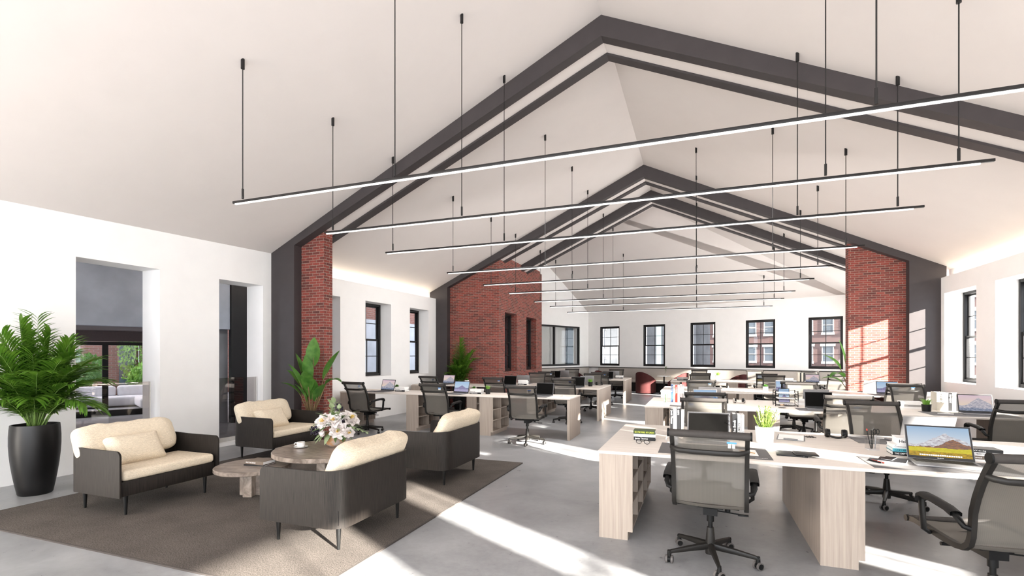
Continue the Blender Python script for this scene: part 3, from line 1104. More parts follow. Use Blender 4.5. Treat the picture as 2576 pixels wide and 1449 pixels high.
for ii, (x0, y0, y1, nm) in enumerate(LIS):
    if ii == 1:
        b2 = MB().prism([(x0, y0), (-2.17, y0), (-2.17, 13.35), (-5.3, 13.35), (-5.3, 12.5), (x0, 12.5)], 'z', ZL - 0.025, ZL)
        tag(b2.build('worktop', 'wood_h'), 'pale oak worktop of the ' + nm + ', before the brick block', 'worktop', 'long shared oak worktops')
        y1 = 13.35
    else:
        worktop(x0, -2.17, y0, y1, ZL, 'pale oak worktop of the ' + nm)
    tag(MB().box(-2.225, -2.175, y0 + 0.005, y1 - 0.005, 0, ZL - 0.026).build('end_panel', 'wood_v', bevel=0.002), 'pale oak end panel at the aisle end of the ' + nm, 'panel', 'oak end panels')
    for xi, x in enumerate((-7.29, -5.62, -3.97)):
        if ii == 2 and xi == 0:
            continue
        if ii == 2 and xi == 1:
            x = -5.29
        for half in (0, 1):
            if half and ii == 0:
                continue
            if half and ii == 1 and xi < 2:
                continue
            cabinet(cabL, x, y0 + 0.005 + half * 0.87, '%s shelf cabinet, %s half, under %s' % (('wall-end', 'inner', 'aisle-side')[xi], ('front', 'rear')[half], nm))

# ------------------------------------------------------------ office chairs (face +y)


def prof(n=26):
    """side line of seat and back in (y, z), from seat front to back top"""
    key = [(0.375, 0.452), (0.30, 0.462), (0.15, 0.455), (0.0, 0.447), (-0.10, 0.447), (-0.165, 0.458), (-0.205, 0.49), (-0.222, 0.54),
           (-0.228, 0.60), (-0.235, 0.68), (-0.262, 0.77), (-0.30, 0.86), (-0.345, 0.94), (-0.385, 1.00)]
    return key


def make_chair():
    t = thing('office_chair', '', 'office chair')
    K = prof()
    for sx in (-1, 1):
        b2 = MB()
        pts = [(sx * 0.242, y, z) for y, z in K]
        # flat bar: section 26 mm wide, 36 mm deep in the plane of the curve
        n = len(pts)
        vs = []
        for i, p in enumerate(pts):
            a = Vector(pts[min(i + 1, n - 1)]) - Vector(pts[max(i - 1, 0)])
            a.normalize()
            nr = Vector((0, -a.z, a.y))
            for ex, en in ((-0.014, -0.017), (0.014, -0.017), (0.014, 0.017), (-0.014, 0.017)):
                vs.append(Vector(p) + Vector((ex, 0, 0)) + nr * en)
        fs = []
        for i in range(n - 1):
            for j in range(4):
                fs.append((i * 4 + j, i * 4 + (j + 1) % 4, (i + 1) * 4 + (j + 1) % 4, (i + 1) * 4 + j))
        fs += [(3, 2, 1, 0), tuple((n - 1) * 4 + j for j in range(4))]
        b2.add(vs, fs)
        b2.build('side_frame', 'chair_f', t, smooth=True)
        # arm
        xa = sx * 0.293
        b2 = MB()
        # front post, flat and wide, from the seat rail up to the pad
        b2.tube([(sx * 0.262, 0.115, 0.445), (xa, 0.120, 0.465), (xa, 0.135, 0.56), (xa, 0.142, 0.645), (xa, 0.130, 0.668), (xa, 0.09, 0.675)], 0.026, 8, 0.55, up=(0, 1, 0))
        b2.tube([(xa, 0.10, 0.672), (xa, -0.05, 0.664), (xa, -0.165, 0.648), (xa, -0.205, 0.625), (sx * 0.282, -0.225, 0.595), (sx * 0.255, -0.232, 0.585)], 0.015, 8, 1.25)
        am = b2.build('armrest', 'chair_k', t, smooth=True)
        b2 = MB()
        pts_ = [(0.155, 0.655), (0.15, 0.684), (0.12, 0.697), (0.0, 0.692), (-0.12, 0.680), (-0.18, 0.664)]
        b2.grid(lambda i, j: (xa + (-0.030, -0.031, -0.022, 0.0, 0.022, 0.031, 0.030)[i], pts_[j][0], pts_[j][1] + (-0.026, -0.008, 0.0, 0.002, 0.0, -0.008, -0.026)[i]), 7, len(pts_))
        b2.grid(lambda i, j: (xa + (-0.030, 0, 0.030)[i], pts_[j][0], pts_[j][1] - 0.026), 3, len(pts_))
        b2.build('arm_pad', 'armpad', am, smooth=True)
    for nm, a, b3, inset in (('seat', 0, 7, 0.002), ('backrest', 6, 14, 0.002)):
        seg = K[a:b3]
        W = 0.232
        b2 = MB()
        b2.grid(lambda i, j: (-W + 2 * W * i / 6, seg[j][0] + (0.012 if nm == 'backrest' else 0) * (1 - ((i - 3) / 3) ** 2) * -1, seg[j][1] - (0.012 if nm == 'seat' else 0) * (1 - ((i - 3) / 3) ** 2)), 7, len(seg))
        b2.build(nm, 'mesh' if nm == 'backrest' else 'mesh_seat', t, smooth='all', uv=lambda p: (p.x, p.z + p.y))
    for nm, c_, w_, r_, e_ in (('head_roll', (-0.392, 1.012), 0.262, 0.026, 0.008), ('front_roll', (0.38, 0.452), 0.247, 0.018, 0.014)):
        b2 = MB().cyl((-w_, c_[0], c_[1]), (w_, c_[0], c_[1]), r_, n=18)
        b2.cur = 1
        for s_ in (-1, 1):
            b2.cyl((s_ * (w_ - 0.003), c_[0], c_[1]), (s_ * (w_ + e_), c_[0], c_[1]), r_ + 0.004, n=18)
        b2.build(nm, ['topbar', 'chair_k'], t, smooth=True)
    b2 = MB()
    arc = [(-0.25, -0.345, 0.905), (-0.235, -0.375, 0.90), (-0.19, -0.40, 0.893), (-0.1, -0.405, 0.89), (0.1, -0.405, 0.89), (0.19, -0.40, 0.893), (0.235, -0.375, 0.90), (0.25, -0.345, 0.905)]
    b2.tube(arc, 0.018, 8, 0.55)
    b2.build('back_brace', 'chair_f', t, smooth=True)
    b2 = MB()
    b2.box(-0.232, 0.232, -0.02, 0.03, 0.425, 0.440).box(-0.232, 0.232, 0.16, 0.20, 0.43, 0.445)
    b2.box(-0.09, 0.09, -0.04, 0.22, 0.405, 0.43)
    b2.box(-0.05, 0.05, -0.05, 0.16, 0.355, 0.408, Matrix.Translation((0, 0, 0)))
    b2.tube([(-0.24, 0.05, 0.40), (0.20, 0.05, 0.40)], 0.012, 8)
    b2.cyl((0.12, 0.05, 0.37), (0.12, 0.05, 0.405), 0.02, n=10)
    b2.build('tilt_mechanism', 'chair_k', t)
    b2 = MB()
    b2.tube([(0.03, 0.03, 0.375), (0.10, 0.03, 0.372), (0.20, 0.03, 0.365)], 0.005, 6)
    b2.box(0.19, 0.262, 0.018, 0.042, 0.356, 0.366)
    b2.build('height_lever', 'chair_k', t)
    b2 = MB()
    b2.cyl((0, 0, 0.17), (0, 0, 0.36), 0.016, n=14)
    b2.cyl((0, 0, 0.30), (0, 0, 0.358), 0.026, n=14)
    b2.build('gas_column', 'chair_k', t, smooth=True)
    b2 = MB()
    b2.lathe([(0.036, 0.055), (0.038, 0.10), (0.030, 0.20), (0.024, 0.255)], 16, cap1=True)
    hub = b2.build('base_hub', 'chair_f', t, smooth=True)
    for k in range(5):
        a = R(90 + 12 + 72 * k) + PI
        d = Vector((math.cos(a), math.sin(a), 0))
        b2 = MB()
        b2.tube([d * 0.02 + Vector((0, 0, 0.115)), d * 0.16 + Vector((0, 0, 0.102)), d * 0.30 + Vector((0, 0, 0.086)), d * 0.335 + Vector((0, 0, 0.078))], [0.030, 0.024, 0.017, 0.016], 8, 0.85)
        lg = b2.build('base_leg', 'chair_f', t, smooth=True)
        c = d * 0.325
        s_ = Vector((-d.y, d.x, 0))
        rnd = random.Random(k)
        th = a + rnd.uniform(-1, 1)
        w_d = Vector((math.cos(th), math.sin(th), 0))
        b2 = MB()
        b2.cyl(c + Vector((0, 0, 0.05)), c + Vector((0, 0, 0.095)), 0.016, 0.013, n=10)
        cc = c + Vector((0, 0, 0.029))
        b2.cyl(cc - w_d * 0.012, cc + w_d * 0.012, 0.022, n=14)
        for q in (-1, 1):
            b2.cur = 1
            b2.cyl(cc + w_d * q * 0.012, cc + w_d * q * 0.027, 0.029, n=18)
            b2.cur = 0
            b2.cyl(cc + w_d * q * 0.027, cc + w_d * q * 0.030, 0.021, n=14)
        b2.build('caster', ['chair_k', 'wheelrim'], lg, smooth=True)
    return t


chair0 = make_chair()
chairS = None
st = MB()
st.box(0.112, 0.152, -0.3985, -0.3975, 0.962, 0.976)
first = [True]
CH = 'mesh office chairs at the desk islands'


def chair(x, y, rz, label, sticker=False):
    if first[0]:
        first[0] = False
        c = chair0
        c.location = (x, y, 0)
        c.rotation_euler = (0, 0, rz)
        c['label'] = label
        c['group'] = CH
    else:
        c = dup(chair_base, (x, y, 0), rz, label, CH)
    if sticker:
        d = STK.copy()
        col.objects.link(d)
        d.parent = c
        for g_ in STKW:
            e_ = g_.copy()
            col.objects.link(e_)
            e_.parent = d
    return c


chair_base = chair0
STK = MB().box(0.115, 0.175, -0.378, -0.3765, 0.955, 0.966).build('hang_tag', 'sticker_b')
STKW = [MB().box(0.122, 0.140, -0.3755, -0.3745, 0.925, 0.953).box(0.148, 0.166, -0.3755, -0.3745, 0.925, 0.953).build('tag_label', 'sticker_w')]
RX_ = (0.09, 1.83, 3.5)
un = ('left', 'middle', 'window-end')
# the first two carry small turns as in the photograph
chair(0.09, 4.03, R(-3), 'dark mesh office chair seen from behind, nearest the viewer at the front oak desk', True)
chair(1.64, 3.75, R(9), 'cropped mesh office chair at the lower right corner, beside the open colourful laptop')
for k, x in enumerate(RX_):
    dx = (0, 0.05, 0)[k]
    chair(x + dx - 0.02, 6.0 + (0, 0.25, 0.1)[k], PI + R((0, 4, -4)[k]), 'mesh chair facing the viewer behind nearest right island, %s seat' % un[k])
for ri, (y0, y1, nm) in enumerate(RIS[1:]):
    for k, x in enumerate(RX_):
        chair(x + (0, 0, 0.02)[k], y0 - (0.36, 0.42, 0.38)[ri], R((0, -4, 3)[k]), 'mesh chair, back to viewer, %s, %s seat' % (nm, un[k]), k == 0 or ri > 0)
        if ri == 1 and k == 2:
            continue
        chair(x - 0.02, y0 + 1.76 + 0.35, PI + R((2, -3, 2)[k]), 'mesh chair facing viewer behind %s, %s seat' % (nm, un[k]))
unl = ('wall-side', 'middle', 'aisle-side')
for ri, (x0, y0, y1, nm) in enumerate(LIS):
    for k, x in enumerate((-6.22, -4.5, -2.82)):
        if ri == 2 and k == 0:
            continue
        chair(x, y0 - 0.48, R((-6, -2, 2)[k]), 'grey mesh chair, back to viewer, %s, %s seat' % (nm, unl[k]), True)
        if ri == 0 or (ri == 1 and k == 0):
            continue
        chair(x + 0.02, (13.35 if ri == 1 else y1) + 0.42, PI + R(3), 'grey mesh chair facing viewer behind %s, %s seat' % (nm, unl[k]))
bpy.data.objects.remove(STK)
bpy.data.objects.remove(STKW[0])

# ------------------------------------------------------------ lounge: rug, armchairs, tables
b_ = MB()
b_.box(-6.485, -2.365, 2.515, 6.685, 0.0, 0.012)
b_.cur = 1
for q in ((-6.5, -2.35, 2.5, 2.515), (-6.5, -2.35, 6.685, 6.7), (-6.5, -6.485, 2.515, 6.685), (-2.365, -2.35, 2.515, 6.685)):
    b_.box(q[0], q[1], q[2], q[3], 0.0, 0.012)
tag(b_.build('area_rug', ['rug', 'rug_edge']), 'large taupe wool rug under the lounge armchairs', 'rug')


def superell(w, h, d, n=0.35, nu=40, nv=22, wr=0.0, seed=0, pinch=0.0, sag=0.0):
    """cushion: width x (y axis), height z, depth x axis"""
    rnd = random.Random(seed)
    ph = [rnd.uniform(0, 6.3) for _ in range(8)]

    def sg(a, e):
        return math.copysign(abs(a) ** e, a)

    def P(i, j):
        th = 2 * PI * i / nu
        fi = -PI / 2 + PI * j / (nv - 1)
        cy, cz = sg(math.cos(fi), n) * sg(math.cos(th), n), sg(math.sin(fi), n)
        sx_ = sg(math.cos(fi), n) * sg(math.sin(th), 0.8)
        edge = max(abs(cy), abs(cz))
        thick = (1 - edge ** 3.0) ** 0.5 if edge < 1 else 0
        X = d / 2 * math.copysign(min(1, abs(sx_)), sx_) * (0.06 + 0.94 * thick if pinch else 1)
        Y = w / 2 * cy * (1 - pinch * 0.08 * (1 - abs(cz)) * abs(cy))
        Z = h / 2 * cz * (1 - pinch * 0.08 * (1 - abs(cy)) * abs(cz))
        k = wr * (math.sin(Y * 24 + ph[0] + Z * 8) * math.sin(Z * 19 + ph[1]) + 0.6 * math.sin(Y * 51 + ph[2]) * math.sin(Z * 43 + ph[3] + Y * 13))
        X += k * (1 if sx_ >= 0 else -1)
        Z += wr * 0.9 * math.sin(Y * 31 + ph[4]) * abs(cz) ** 2 - sag * (1 - cy * cy) * max(cz, 0)
        return (X, Y, Z)
    b2 = MB()
    b2.grid(P, nu, nv, cu=True)
    return b2


def make_armchair():
    """faces +x"""
    t = thing('lounge_armchair', '', 'armchair')
    X0, X1, Yh, r = -0.39, 0.40, 0.5, 0.13
    path = []
    N1 = 16
    for i in range(N1 + 1):
        u = (i / N1) ** 1.0
        path.append((X1 - (X1 - X0 - r) * (1 - (1 - u) ** 1) if i else X1, -Yh))
    for i in range(1, 9):
        a = -PI / 2 - (PI / 2) * i / 8
        path.append((X0 + r + r * math.cos(a), -Yh + r + r * math.sin(a)))
    for i in range(1, 12):
        path.append((X0, -Yh + r + (2 * Yh - 2 * r) * i / 12))
    half = path[:]
    for p in reversed(path[:N1 + 9]):
        path.append((p[0], -p[1])) if (p[0], -p[1]) not in path else None
    # add extra points at the arm fronts for the rounded upper corner
    rc = 0.055
    extra = [(X1 - rc * (1 - math.cos(PI / 2 * k / 6)), -Yh) for k in range(0, 7)]
    path = extra + [p for p in path if not (p[0] > X1 - rc - 0.001)] + [(p[0], Yh) for p in reversed(extra)]
    n = len(path)
    th = 0.018
    vs = []
    for k, p in enumerate(path):
        a = Vector(path[min(k + 1, n - 1)]) - Vector(path[max(k - 1, 0)])
        a.normalize()
        nr = Vector((a.y, -a.x))      # towards outside
        d = X1 - p[0]
        zt = 0.63
        zb = 0.19
        if d < rc:
            q = rc - math.sqrt(max(0, rc * rc - (rc - d) ** 2))
            zt -= q
        zt += 0.012 * max(0, min(1, (-p[0] - 0.05) / 0.3)) ** 1.5
        if abs(p[1]) < Yh - 0.01 and p[0] < -0.2:
            pass
        for off, z in ((0, zb), (0, zt), (-th, zt), (-th, zb)):
            vs.append((p[0] + nr.x * off * -1 * -1, p[1] + nr.y * off * -1 * -1, z))
    fs = []
    for k in range(n - 1):
        for j in range(4):
            fs.append((k * 4 + j, k * 4 + (j + 1) % 4, (k + 1) * 4 + (j + 1) % 4, (k + 1) * 4 + j))
    fs += [(0, 3, 2, 1), tuple((n - 1) * 4 + j for j in range(4))]
    b2 = MB()
    b2.add(vs, fs)
    b2.build('wooden_shell', 'shell', t, smooth=True)
    b2 = MB()
    b2.box(0.352, 0.372, -0.48, 0.48, 0.192, 0.335)
    b2.build('front_apron', 'shell', t, 0.004)
    MB().box(-0.365, 0.35, -0.478, 0.478, 0.215, 0.33).build('seat_base', 'black', t)
    b2 = MB()
    b2.box(-0.20, 0.385, -0.474, 0.474, 0.335, 0.435)
    b2.build('seat_cushion', 'fabric', t, 0.035, segs=4)
    bc = superell(0.99, 0.41, 0.20, 0.42, 56, 30, 0.006, 3, 0.0, 0.03).build('back_cushion', 'fabric', t, smooth='all')
    bc.location = (-0.27, -0.035, 0.65)
    bc.rotation_euler = (0, R(-24), 0)
    tp = superell(0.56, 0.34, 0.19, 0.22, 44, 26, 0.004, 9, 1.0).build('throw_pillow', 'fabric', t, smooth='all')
    tp.location = (-0.07, -0.08, 0.56)
    tp.rotation_euler = (0, R(-32), R(3))
    for x in (-0.31, 0.31):
        for y in (-0.41, 0.41):
            MB().cyl((x, y, 0.0), (x, y, 0.20), 0.012, 0.022, n=14).build('leg', 'blackwood', t, smooth=True)
    return t


ac = make_armchair()
ac.location = (-5.49, 3.57, 0.012)
ac['label'] = 'dark ash shell armchair with cream cushions, leftmost, beside the tall palm planter'
ac['group'] = 'wooden shell armchairs around the marble tables'
G_ = ac['group']
dup(ac, (-6.12, 5.95, 0.012), 0, 'dark ash shell armchair with cream cushions behind the tables, against the white wall', G_)
dup(ac, (-2.98, 3.60, 0.012), PI, 'dark ash shell armchair with its back and side to the viewer, nearest on the rug', G_)
dup(ac, (-3.13, 5.62, 0.012), PI, 'dark ash shell armchair seen from behind, on the aisle side by the first desk row', G_)


def table(name, label, x, y, r, z, th, ped):
    t = thing(name, label, 'coffee table', (x, y, 0.012), 0, 'round marble coffee tables')
    MB().lathe([(r - 0.006, z - th), (r, z - th + 0.006), (r, z - 0.006), (r - 0.006, z)], 64, cap1=True).build('table_top', 'stone', t, smooth=True)
    a, w_ = ped
    MB().box(-a, a, -w_, w_, 0, z - th).build('pedestal', 'stone', t, 0.006)
    MB().box(-w_, w_, -a - 0.003, a + 0.003, 0, z - th - 0.001).build('pedestal', 'stone', t, 0.006)
    return t


table('coffee_table', 'lower small round brown marble table carrying a pair of books', -4.62, 4.13, 0.39, 0.325, 0.045, (0.13, 0.05)).rotation_euler = (0, 0, R(20))
table('coffee_table', 'larger round brown marble table carrying the flower bowl and cup', -4.06, 4.72, 0.64, 0.445, 0.05, (0.17, 0.06))


# ------------------------------------------------------------ books, laptops and desk things
def book(L, W, T, c, label, loc, rz=0.0, upright=False, txt=None, tc='paper', ts=0.6, group=None, lean=0.0, thin=False):
    """lying: spine (length L along x) faces -y; upright: spine vertical, faces -y"""
    t = thing('book', label, 'book', loc, rz, group)
    inner = t
    b2 = MB()
    g_ = 0.003
    b2.box(-L / 2, L / 2, 0, W, 0, g_).box(-L / 2, L / 2, 0, W, T - g_, T).box(-L / 2, L / 2, 0, g_, g_, T - g_)
    if upright:
        Rm = Matrix.Rotation(-PI / 2, 4, 'Y') @ Matrix.Translation((L / 2, 0, -T / 2))
        Rm = Matrix.Rotation(lean, 4, 'Y') @ Rm
        rot = (Rm.to_3x3() @ Euler((PI / 2, 0, 0)).to_matrix()).to_euler()
    else:
        Rm = Matrix.Identity(4)
    b2.v = [tuple(Rm @ Vector(p)) for p in b2.v]
    b2.build('cover', c, t)
    b3 = MB().box(-L / 2 + 0.004, L / 2 - 0.004, g_, W - 0.005, g_, T - g_)
    b3.v = [tuple(Rm @ Vector(p)) for p in b3.v]
    b3.build('pages', 'paper', t)
    if txt:
        p = Rm @ Vector((-L / 2 + 0.012, -0.0006, T / 2))
        e = (Rm.to_3x3() @ Euler((PI / 2, 0, 0)).to_matrix()).to_euler()
        o2 = lettering(txt, T * ts, tc, t, p, e)
        wd = o2.dimensions.x
        if wd > L - 0.024 and wd > 0:
            o2.scale = ((L - 0.024) / wd, 1, 1)
    return t


def laptop(label, x, y, z, rz, scr='scr_off', lid='alu', w=0.355, tilt=16, bezel='keys', txt=None):
    t = thing('laptop', label, 'laptop', (x, y, z), rz, 'laptops on the desks')
    dd = w * 0.69
    MB().box(-w / 2, w / 2, -dd / 2, dd / 2, 0, 0.014).build('base', lid, t, 0.005)
    kb = MB()
    nx, ny = 14, 5
    for i in range(nx):
        for j in range(ny):
            a = -w * 0.44 + i * w * 0.88 / nx
            b3 = -0.01 + j * (dd * 0.42) / ny
            kb.box(a + 0.0015, a + w * 0.88 / nx - 0.0015, b3 + 0.0015, b3 + dd * 0.42 / ny - 0.0015, 0.0135, 0.0155)
    kb.build('keyboard', 'keys', t)
    h = dd * 0.98
    mt = Matrix.Translation((0, dd / 2 - 0.004, 0.012)) @ Matrix.Rotation(R(-tilt), 4, 'X')
    li = MB().box(-w / 2, w / 2, 0, 0.006, 0, h, mt).build('lid', lid, t, 0.002)
    MB().box(-w / 2 + 0.003, w / 2 - 0.003, -0.0012, 0.0004, 0.003, h - 0.003, mt).build('bezel', bezel, t)
    q = [mt @ Vector(p) for p in ((-w / 2 + 0.014, -0.002, 0.022), (w / 2 - 0.014, -0.002, 0.022), (w / 2 - 0.014, -0.002, h - 0.014), (-w / 2 + 0.014, -0.002, h - 0.014))]
    inv = mt.inverted()
    MB().add(q, [(0, 1, 2, 3)]).build('screen', scr, t, uv=lambda p: (((inv @ p).x + w / 2) / w, (inv @ p).z / h))
    if txt:
        lettering(txt, 0.010, 'paper', t, mt @ Vector((0, -0.002, 0.012)), (PI / 2 - R(tilt), 0, 0), 'CENTER')
        dk = MB()
        for i in range(19):
            dk.box(-0.125 + i * 0.0135, -0.1145 + i * 0.0135, -0.0032, -0.0024, 0.028, 0.0385, mt)
        dk.build('icon_row', 'sticker_w', t)
    return t


def deskpad(label, x0, x1, y0, y1, z):
    return tag(MB().box(x0, x1, y0, y1, z, z + 0.003).build('desk_pad', 'pad'), label, 'desk pad', 'grey desk pads')


def pot(label, x, y, z, r, h, kind='grass', mat='pot_k', seed=1, sides=28, name='potted_plant'):
    t = thing(name, label, 'potted plant', (x, y, z), 0, 'small potted plants')
    MB().lathe([(r * 0.86, 0), (r, h), (r * 0.93, h), (r * 0.9, h * 0.9)], sides).build('pot', mat, t, smooth=sides > 12)
    MB().lathe([(r * 0.91, h * 0.88)], sides, cap0=False, cap1=False).v
    MB().cyl((0, 0, h * 0.86), (0, 0, h * 0.9), r * 0.9, n=18).build('soil', 'soil', t)
    rnd = random.Random(seed)
    b2 = MB()
    if kind == 'grass':
        for _ in range(90):
            a = rnd.uniform(0, 2 * PI)
            rr_ = rnd.uniform(0, r * 0.75)
            d = Vector((math.cos(a), math.sin(a), 0))
            p = d * rr_ + Vector((0, 0, h * 0.88))
            L = rnd.uniform(0.8, 1.25) * r * 1.5
            s_ = Vector((-d.y, d.x, 0)) * r * 0.07
            k = rnd.uniform(0.2, 0.9)
            p1 = p + Vector((0, 0, L * 0.55)) + d * L * 0.25 * k
            p2 = p + Vector((0, 0, L * 0.9)) + d * L * 0.75 * k
            b2.add([p - s_, p + s_, p1 + s_ * 0.8, p1 - s_ * 0.8, p2], [(0, 1, 2, 3), (3, 2, 4)])
        b2.build('leaves', 'leaf4', t)
    elif kind == 'herb':
        for _ in range(40):
            a = rnd.uniform(0, 2 * PI)
            d = Vector((math.cos(a), math.sin(a), 0))
            k = rnd.uniform(0.05, 1.0)
            L = rnd.uniform(1.5, 2.6) * r * (1.15 - 0.35 * k)
            p0 = d * r * 0.5 * k + Vector((0, 0, h * 0.88))
            tip = p0 + d * L * 0.62 * k + Vector((0, 0, L))
            b2.tube([p0, (p0 + tip) / 2 + d * 0.01, tip], 0.0022, 5)
            for j in range(30):
                f_ = 0.1 + 0.9 * j / 30
                c = p0.lerp(tip, f_)
                a2 = rnd.uniform(0, 6.3)
                q = Vector((math.cos(a2), math.sin(a2), rnd.uniform(0.2, 0.9))).normalized()
                s_ = q.cross(Vector((0, 0, 1))).normalized() * 0.0028
                ln = 0.026 * (1.15 - 0.5 * f_)
                b2.add([c - s_, c + s_, c + q * ln * 0.6 + s_ * 1.2, c + q * ln, c + q * ln * 0.6 - s_ * 1.2], [(0, 1, 2, 3, 4)])
        b2.build('leaves', 'leaf3', t)
    else:
        for _ in range(60):
            a = rnd.uniform(0, 2 * PI)
            e = rnd.uniform(0.1, 1.3)
            d = Vector((math.cos(a) * math.cos(e), math.sin(a) * math.cos(e), math.sin(e)))
            s_ = d.cross(Vector((0, 0, 1))).normalized()
            p = Vector((0, 0, h * 0.9)) + d * r * 0.15
            L = r * rnd.uniform(0.8, 1.25)
            b2.add([p, p + d * L * 0.55 + s_ * r * 0.22, p + d * L, p + d * L * 0.55 - s_ * r * 0.22, p + d * L * 0.5 + Vector((0, 0, r * 0.1))], [(0, 1, 4), (1, 2, 4), (2, 3, 4), (3, 0, 4)])
        b2.build('leaves', 'leaf2', t)
    return t


def headphones(label, x, y, z, rz, mat='chair_f'):
    t = thing('headphones', label, 'headphones', (x, y, z), rz, 'headphones lying on the desks')
    b2 = MB()
    pts = [(0.078 * math.cos(a), -0.085 * math.sin(a), 0.012 + 0.03 * (1 - math.sin(a))) for a in [PI * k / 16 for k in range(17)]]
    b2.tube(pts, 0.010, 8, 0.45, up=(0, 0, 1))
    b2.build('headband', mat, t, smooth=True)
    for s_ in (-1, 1):
        c = Vector((s_ * 0.078, 0.01, 0.042))
        MB().cyl(c, c + Vector((-s_ * 0.028, 0, 0)), 0.042, 0.039, n=20).build('ear_cushion', 'chair_k', t, smooth=True)
        MB().cyl(c + Vector((s_ * 0.016, 0, 0)), c, 0.035, 0.043, n=20).build('ear_cup', mat, t, smooth=True)
    return t


def mug(label, x, y, z, rz=0.0, r=0.04, h=0.09, name='mug', mat='porc', drink=None):
    t = thing(name, label, 'cup', (x, y, z), rz)
    MB().lathe([(r * 0.8, 0), (r, 0.01), (r, h), (r * 0.92, h), (r * 0.9, 0.012)], 26).build('body', mat, t, smooth=True)
    b2 = MB()
    b2.tube([(r * 0.95, 0, h * 0.8), (r * 1.5, 0, h * 0.82), (r * 1.75, 0, h * 0.5), (r * 1.5, 0, h * 0.2), (r * 0.95, 0, h * 0.18)], 0.005, 8)
    b2.build('handle', mat, t, smooth=True)
    if drink:
        MB().cyl((0, 0, h * 0.5), (0, 0, h * 0.85), r * 0.88, n=20).build('coffee', drink, t)
    return t


# --- nearest island on the right
Z = ZR
S = 'stack of three paperbacks beside the glasses'
book(0.20, 0.13, 0.034, 'bk_black', 'thick black paperback, lowest in the short stack beside the spectacles', (-0.475, 4.86, Z), R(2), txt='Jamie Thomas', ts=0.62, group=S)
book(0.20, 0.13, 0.026, 'bk_white', 'plain white book, middle of the short stack beside the spectacles', (-0.475, 4.86, Z + 0.0342), R(0), group=S)
book(0.20, 0.13, 0.034, 'bk_green', 'black and green paperback with yellow lettering, topmost of the stack beside the spectacles', (-0.478, 4.86, Z + 0.0604), R(1), txt='BE IN THE WORLD  ROY CARSON', tc='ink_y', ts=0.6, group=S)
t = thing('eyeglasses', 'black framed spectacles lying on the front desk by the book stack', 'glasses', (-0.47, 4.66, Z), R(-8))
b_ = MB()
for s_ in (-1, 1):
    b_.tube([(s_ * 0.036 + 0.025 * math.cos(a), -0.004 * math.cos(a), 0.021 + 0.018 * math.sin(a)) for a in [2 * PI * k / 18 for k in range(18)]], 0.0026, 6, closed=True)
b_.tube([(-0.012, 0, 0.025), (0, -0.002, 0.029), (0.012, 0, 0.025)], 0.0026, 6)
b_.build('rims', 'chair_k', t)
for s_ in (-1, 1):
    MB().tube([(s_ * 0.062, 0, 0.026), (s_ * 0.066, 0.02, 0.022), (s_ * 0.05, 0.11, 0.008), (s_ * 0.045, 0.13, 0.004)], 0.0024, 6).build('temple', 'chair_k', t)
    MB().cyl((s_ * 0.036, -0.0005, 0.021), (s_ * 0.036, 0.0005, 0.021), 0.021, n=16).build('lens', 'cupglass', t)
deskpad('grey desk pad under the dark laptop at the nearest chair', -0.31, 0.55, 4.29, 4.80, Z)
mug('white mug on the front grey desk pad, half hidden by the nearest chair', -0.20, 4.72, Z + 0.003, PI)
tag(MB().box(0.28, 0.46, 4.42, 4.68, Z + 0.003, Z + 0.005).build('paper_sheet', 'paper'), 'white paper sheet on the front desk pad right of the nearest chair', 'paper')
t = tag(MB().tube([(0.33, 4.62, Z + 0.009), (0.44, 4.50, Z + 0.009)], 0.0035, 6).build('pencil', 'gold'), 'tan pencil lying on the paper sheet beside the nearest chair', 'pencil')
lettering('ARTISAN', 0.022, 'paper', bpy.data.objects['desk_pad'], (0.47, 4.33, Z + 0.0032), (0, 0, 0), 'CENTER')
laptop('open laptop with a blank black screen behind the nearest chair', 0.09, 5.02, Z, R(-2), 'scr_off', w=0.385, tilt=24)
S = 'upright books on the left behind the dark laptop'
x = -0.245
for c, T, txt, tc, hh, lab in (('bk_black', 0.030, 'Jamie Thomas', 'paper', 0.27, 'black spined book standing leftmost behind the dark laptop'), ('bk_white', 0.034, 'THE CATCH', 'black', 0.275, 'white spined book titled catch standing behind the dark laptop'),
                               ('bk_black', 0.036, 'cure', 'paper', 0.28, 'black spined book titled cure standing behind the dark laptop'), ('bk_cream', 0.024, '32', 'black', 0.26, 'narrow cream book standing right of the cure book')):
    b2 = book(hh, 0.19, T, c, lab, (x, 5.22, Z), 0, True, None, group=S)
    o2 = lettering(txt, T * 0.78, tc, b2, (0, -0.001, hh * 0.96 if txt != '32' else hh * 0.8), (PI / 2, PI / 2, 0), 'LEFT')
    if o2.dimensions.x > hh * 0.88:
        o2.scale = (hh * 0.88 / o2.dimensions.x, 1, 1)
    x += T + 0.001
S = 'upright books on the right behind the dark laptop'
x = 0.335
for c, T, txt, tc, hh, lab in (('bk_black', 0.040, 'The Book', 'paper', 0.245, 'black spined book standing at the right behind the dark laptop'), ('bk_white', 0.030, 'HUMILITY', 'black', 0.24, 'white book titled humility standing behind the dark laptop'),
                               ('bk_white', 0.026, 'Dry', 'grey_', 0.24, 'plain white book standing rightmost behind the dark laptop')):
    b2 = book(hh, 0.18, T, c, lab, (x, 5.24, Z), 0, True, None, group=S)
    o2 = lettering(txt, T * 0.85, tc if tc in M else 'chair_f', b2, (0, -0.001, 0.05), (PI / 2, -PI / 2, 0), 'LEFT')
    x += T + 0.001
pot('white potted rosemary bush in the middle of the nearest desk island', 0.585, 5.14, Z, 0.082, 0.15, 'herb', 'porc', 4, 12)
t = thing('clipboard', 'silver edged clipboard holding white paper, right of the rosemary pot', 'clipboard', (0.86, 5.52, Z), R(-10))
